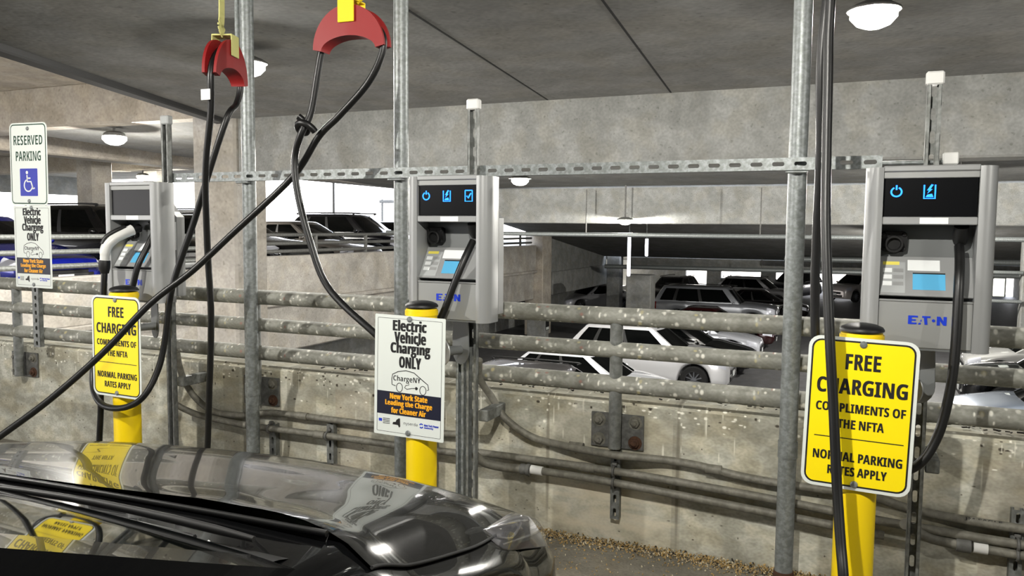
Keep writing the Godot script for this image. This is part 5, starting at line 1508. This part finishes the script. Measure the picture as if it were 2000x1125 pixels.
func build_black_car() -> void:
	var d := car_meshes("coupe_hatch", 2)
	var c: Dictionary = d.c
	var t := thing("black_car", "glossy black car parked nose to the wall, its hood mirroring the signs", "car", Vector3(-1.5016, 0, 3.5384), "", deg_to_rad(4.0))
	var coat := mat(Color(0.02, 0.021, 0.023), 0.16, 0.0)
	coat.clearcoat_enabled = true
	coat.clearcoat = 0.5
	coat.clearcoat_roughness = 0.01
	coat.metallic_specular = 0.2
	M.black_coat = coat
	part(d.body, "body", coat, t)
	part(d.roof, "roof", coat, t)
	for m in d.pillars:
		part(m, "door_pillar", M.car_trim, t)
	part(d.windshield, "windshield", M.glass, t)
	part(d.rear_window, "rear_window", M.glass, t)
	for m in d.side:
		part(m, "side_window", M.glass, t)
	for x in [-1.0, 1.0]:
		for s in [c.fw, c.rw]:
			wheel_part(d, t, x, s)
		var mi := part(d.mirror, "mirror", coat, t)
		mi.position = Vector3(x * (c.W / 2.0 - 0.1), c.belt + 0.02, c.wb + 0.62 - c.L / 2.0)
		mi.scale = Vector3(1, 0.8, 0.6)
		if x < 0:
			mi.rotation.y = PI
	# hood: a panel standing a little proud, open at its joints
	var rows := []
	for i in 49:
		var s := lerpf(0.075, 1.145, i / 48.0)
		var row := PackedVector3Array()
		var lim := 10.0 - lerpf(3.1, 3.9, smoothstep(0.1, 0.75, s))
		var e := body_point(c, s, lim, 1.0, 0.004)
		var q7 := body_point(c, s, 7.0, 1.0, 0.004)
		var top := body_point(c, s, 9.999, 1.0, 0.004)
		var f7 := minf(q7.x / e.x, 0.97)
		# height over the width: a flat arch that turns down at the rim
		var d7 := top.y - q7.y
		var de := top.y - e.y
		var bb := (d7 - de * f7 * f7) / (pow(f7, 10.0) - f7 * f7)
		var aa := de - bb
		for k in 41:
			var f := lerpf(-1.0, 1.0, k / 40.0)
			var y := top.y - aa * f * f - bb * pow(absf(f), 10.0)
			var crease := smoothstep(0.70, 0.60, absf(f)) * 0.004 * smoothstep(0.0, 0.3, i / 48.0)
			row.append(Vector3(e.x * f, y + crease + 0.003, e.z))
		rows.append(row)
	part(MB.new().grid(rows, true), "hood", coat, t)
	var seam := []
	for i in 49:
		seam.append(rows[i][40] + Vector3(0.002, -0.002, 0))
	part(MB.new().tube(seam, 0.0035, 6), "hood_seam", M.dark_gap, t)
	seam = []
	for i in 49:
		seam.append(rows[i][0] + Vector3(-0.002, -0.002, 0))
	part(MB.new().tube(seam, 0.0035, 6), "hood_seam", M.dark_gap, t)
	# cowl between hood and glass, rubber strip, wipers
	var cr := []
	for i in 5:
		var s: float = [1.147, 1.155, 1.19, 1.25, 1.34][i]
		var row := PackedVector3Array()
		for k in 25:
			var f := lerpf(-0.93, 0.93, k / 24.0)
			var q: float = c.W / 2.0 * 0.92 * f
			row.append(Vector3(q, tab(c.deck, s) + 0.012 * (1.0 - f * f) + [0.002, -0.022, -0.016, 0.0, 0.014][i], s - c.L / 2.0 + 0.05 * f * f * (i / 4.0)))
		cr.append(row)
	part(MB.new().grid(cr, true), "cowl", M.car_trim, t)
	var rs := []
	for k in 25:
		rs.append(cr[0][k] + Vector3(0, 0.004, 0.006))
	part(MB.new().tube(rs, 0.006, 8), "hood_rubber", M.rubber, t)
	for w in [[0.72, 0.06, 1.235], [0.02, -0.66, 1.235]]:
		var arm := []
		for k in 9:
			var f := k / 8.0
			var x: float = lerpf(w[0], w[1], f)
			arm.append(Vector3(x, cowl_y(c, x) + 0.006 + 0.006 * sin(PI * f), w[2] + 0.02 * f + 0.06 * x * x - c.L / 2.0))
		var wp := part(MB.new().tube(arm, 0.011, 8, true, [0.005, 0.0075, 0.0075, 0.007, 0.007, 0.0065, 0.006, 0.0055, 0.004]), "wiper_arm", M.car_trim, t)
		var bl := []
		for k in 9:
			var f := k / 8.0
			var x: float = lerpf(w[0] - 0.08, w[1] - 0.02, f)
			bl.append(Vector3(x, cowl_y(c, x) + 0.010, w[2] + 0.045 + 0.06 * x * x - c.L / 2.0))
		part(MB.new().tube(bl, 0.005, 6), "wiper_blade", M.black, wp)
	# headlights: clear covers over a bright bowl
	for s in [-1.0, 1.0]:
		# a bulging cover between the hood's corner and the bumper
		var quad := [Vector3(0.825, 0.789, -1.524), Vector3(0.812, 0.747, -1.766), Vector3(0.825, 0.700, -1.886), Vector3(0.884, 0.629, -1.864), Vector3(0.877, 0.740, -1.545)]
		var cover := []
		var liner := []
		for i in 11:
			var u := i / 10.0
			var top: Vector3 = quad[0].lerp(quad[1], u * 2.0) if u < 0.5 else quad[1].lerp(quad[2], u * 2.0 - 1.0)
			var low: Vector3 = quad[0].lerp(quad[4], minf(u * 3.0, 1.0)) if u < 0.34 else quad[4].lerp(quad[3], (u - 0.34) / 0.66)
			var r1 := PackedVector3Array()
			var r2 := PackedVector3Array()
			for k in 9:
				var v := k / 8.0
				var p := top.lerp(low, v)
				var b := sin(PI * v) * sin(PI * clampf(u, 0.02, 1.0) * 0.85)
				var nrm := Vector3(0.6, 0.62, -0.5).normalized()
				var q := p + nrm * (0.004 + 0.038 * b)
				var w := p + nrm * (0.001 + 0.012 * b)
				r1.append(Vector3(q.x * s, q.y, q.z))
				r2.append(Vector3(w.x * s, w.y, w.z))
			cover.append(r1)
			liner.append(r2)
		var hl := part(MB.new().grid(cover, s > 0), "headlight", lens_material(), t)
		part(MB.new().grid(liner, s > 0), "liner", flat(Color(0.2, 0.195, 0.2), 0.35, 0.6), hl)
		var ridge := MB.new()
		for q in [[cover[1][1], cover[4][3], cover[7][3]], [cover[2][6], cover[4][6], cover[5][4]], [cover[3][7], cover[7][6], cover[9][5]]]:
			var line := []
			for p in smooth_line(q, 5):
				line.append(p - Vector3(0.6 * s, 0.62, -0.5) * 0.012)
			ridge.tube(line, 0.0035, 6)
		part(ridge, "ridge", M.chrome, hl)
		var bowl := MB.new().lathe([Vector2(0, 0), Vector2(0.02, 0.004), Vector2(0.032, 0.02)], Transform3D(Basis(Vector3(1, 0, 0), -0.9), Vector3(0.830 * s, 0.711, -1.717)), 18)
		part(bowl, "reflector", M.chrome, hl)
		part(body_patch(c, 0.02, 0.22, 3.0, 4.1, s, 0.008, 6, 6), "fog_lamp_recess", M.car_trim, t)
	part(d.grille, "grille", M.car_trim, t)
	part(d.bumper, "lower_grille", M.car_trim, t)
	for m in d.tail:
		part(m, "taillight", M.tail, t)
	# door joint behind the front wheel
	for s in [-1.0, 1.0]:
		var line := []
		for i in 12:
			line.append(body_point(c, 1.36 + 0.02 * sin(i * 0.4), lerpf(2.2, 6.3, i / 11.0), s, 0.001))
		part(MB.new().tube(line, 0.003, 6), "door_joint", M.dark_gap, t)

func cowl_y(c: Dictionary, x: float) -> float:
	var f: float = x / (c.W / 2.0 * 0.92)
	return tab(c.deck, 1.25) + 0.012 * (1.0 - f * f) + 0.01

func lens_material() -> StandardMaterial3D:
	var m := mat(Color(0.5, 0.5, 0.52, 0.12), 0.03)
	m.transparency = BaseMaterial3D.TRANSPARENCY_ALPHA
	return m

# =====================================================================  small things beyond the railing
func build_small_things() -> void:
	# pipes under the far soffits
	var k := 0
	for q in [[Vector3(-11.8, 1.36, -15.0), Vector3(4, 1.36, -15.2), 0.05, "pale pipe under the second beam, left of the lamp over the white tubes"], [Vector3(-11.0, -0.28, -33), Vector3(9, -0.2, -33), 0.10, "thick silver pipe across the lower deck, above the silver wagon"], [Vector3(-2.9, 0.25, -33.4), Vector3(9, 0.32, -33.4), 0.12, "upper silver pipe at the right of the lower deck, crossing the tall right pipe"]]:
		var t := thing("ceiling_pipe", q[3], "pipe", (q[0] + q[1]) / 2.0)
		part(MB.new().rod(q[0], q[1], q[2], 12), "pipe", M.zinc, t, true)
		for i in 4:
			var p: Vector3 = q[0].lerp(q[1], 0.1 + 0.26 * i)
			part(MB.new().rod(p, p + Vector3(0, [1.1, 0.5, 0.3][k], 0), 0.015, 6), "hanger", M.old_steel, t, true)
		k += 1
	for q in [[-6.03, 0.13, 1.30, "longer of the two vertical white tubes under the lower deck ceiling", -18.85], [-5.80, 0.68, 1.22, "shorter of the two vertical white tubes, with a hook on top", -20.0]]:
		var t := thing("white_tube", q[3], "tube", Vector3(q[0], q[1], q[4]), "vertical white tubes")
		part(MB.new().lathe([Vector2(0, 0), Vector2(0.035, 0.008), Vector2(0.05, 0.03), Vector2(0.05, q[2] - q[1]), Vector2(0, q[2] - q[1])], Transform3D(), 16), "tube", glow(Color(0.95, 0.95, 1.0), 0.9), t)
		part(MB.new().tube(smooth_line([Vector3(0, q[2] - q[1], 0), Vector3(0, q[2] - q[1] + 0.09, 0), Vector3(0.04, q[2] - q[1] + 0.13, 0), Vector3(0.09, q[2] - q[1] + 0.09, 0)], 4), 0.014, 8), "hook", M.zinc, t)
		part(MB.new().rod(Vector3(0, q[2] - q[1], 0), Vector3(0, 2.05 - q[1], 0), 0.008, 6), "wire", M.zinc, t)
		var l := OmniLight3D.new()
		l.name = "tube_light"
		l.position = Vector3(0.0, 0.3, 0.09)
		l.light_energy = 0.3
		l.light_size = 0.05
		l.omni_range = 20
		l.omni_attenuation = 2
		l.shadow_enabled = true
		t.add_child(l)
	# bay number plate on its post below the ramp wall
	var s := thing("bay_post", "grey column foot with a dark bay number plate below the ramp wall", "post", Vector3(-11.7, -2.9, -26.1))
	part(MB.new().box(Vector3(0, 0.55, 0), Vector3(0.8, 1.1, 0.4), 0.02), "foot", M.concrete, s)
	part(MB.new().box(Vector3(0.41, 0.7, 0.0), Vector3(0.02, 0.75, 0.36), 0.004), "plate", M.sign_black, s)
	lettering("Q", 0.22, 0.22, M.white, s, Vector3(0.425, 0.9, 0), 0.0, Basis(Vector3.UP, PI / 2))
	part(MB.new().box(Vector3(0.422, 0.40, 0), Vector3(0.006, 0.10, 0.30)), "plate_strip", M.white, s)
	# poles and signs in the glare of the left deck
	for q in [[Vector3(-19.0, 0.2, -22.5), 3.3, 0.05, "thin pole in the glare above the grey brown sedan"], [Vector3(-20.6, 0.2, -28.5), 2.6, 0.05, "thin dark pole with a bar in the glare above the navy car"]]:
		var t := thing("light_pole", q[3], "pole", q[0])
		part(MB.new().lathe([Vector2(q[2], 0), Vector2(q[2], q[1]), Vector2(0, q[1])], Transform3D(), 10), "pole", M.old_steel, t)
		part(MB.new().box(Vector3(0.2, q[1] - 0.1, -0.2), Vector3(0.7, 0.14, 0.5), 0.02), "head", M.old_steel, t)
	var g := thing("level_sign", "small grey sign with the number 1 by the middle tall pipe", "sign", Vector3(-12.5, 0.2, -20.2))
	part(MB.new().box(Vector3(0, 1.3, 0), Vector3(0.05, 2.6, 0.05), 0.01), "post", M.pale_print, g)
	part(MB.new().box(Vector3(0.03, 2.1, 0.0), Vector3(0.02, 0.75, 0.32), 0.004), "plate", M.sign_black, g)
	lettering("1", 0.12, 0.3, M.white, g, Vector3(0.045, 2.15, 0), 0.0, Basis(Vector3.UP, PI / 2))
	for q in [[Vector3(-18.4, 0.2, -8.4), "pinkish small notice standing behind the leftmost charger"], [Vector3(-17.6, 0.2, -5.0), "pinkish small notice beside the reserved parking sign"]]:
		var t := thing("notice_sign", q[1], "sign", q[0])
		part(MB.new().box(Vector3(0, 1.0, 0), Vector3(0.05, 2.0, 0.05), 0.01), "post", M.old_steel, t)
		part(MB.new().box(Vector3(0.03, 1.85, 0), Vector3(0.02, 0.3, 0.55), 0.004), "plate", M.paper, t)
	var wb := thing("notice_board", "small white panel on a frame right of the rightmost charger", "panel", Vector3(4.35, -0.75, -26.6))
	part(MB.new().box(Vector3(0, 0.45, 0), Vector3(0.34, 0.6, 0.05), 0.02), "board", M.white, wb)
	part(MB.new().rod(Vector3(-1.2, 0.95, 0), Vector3(0.65, 0.95, 0), 0.06, 8), "upper_bar", M.zinc, wb)
	part(MB.new().rod(Vector3(-0.6, 0.0, 0), Vector3(0.65, 0.0, 0), 0.06, 8), "lower_bar", M.zinc, wb)
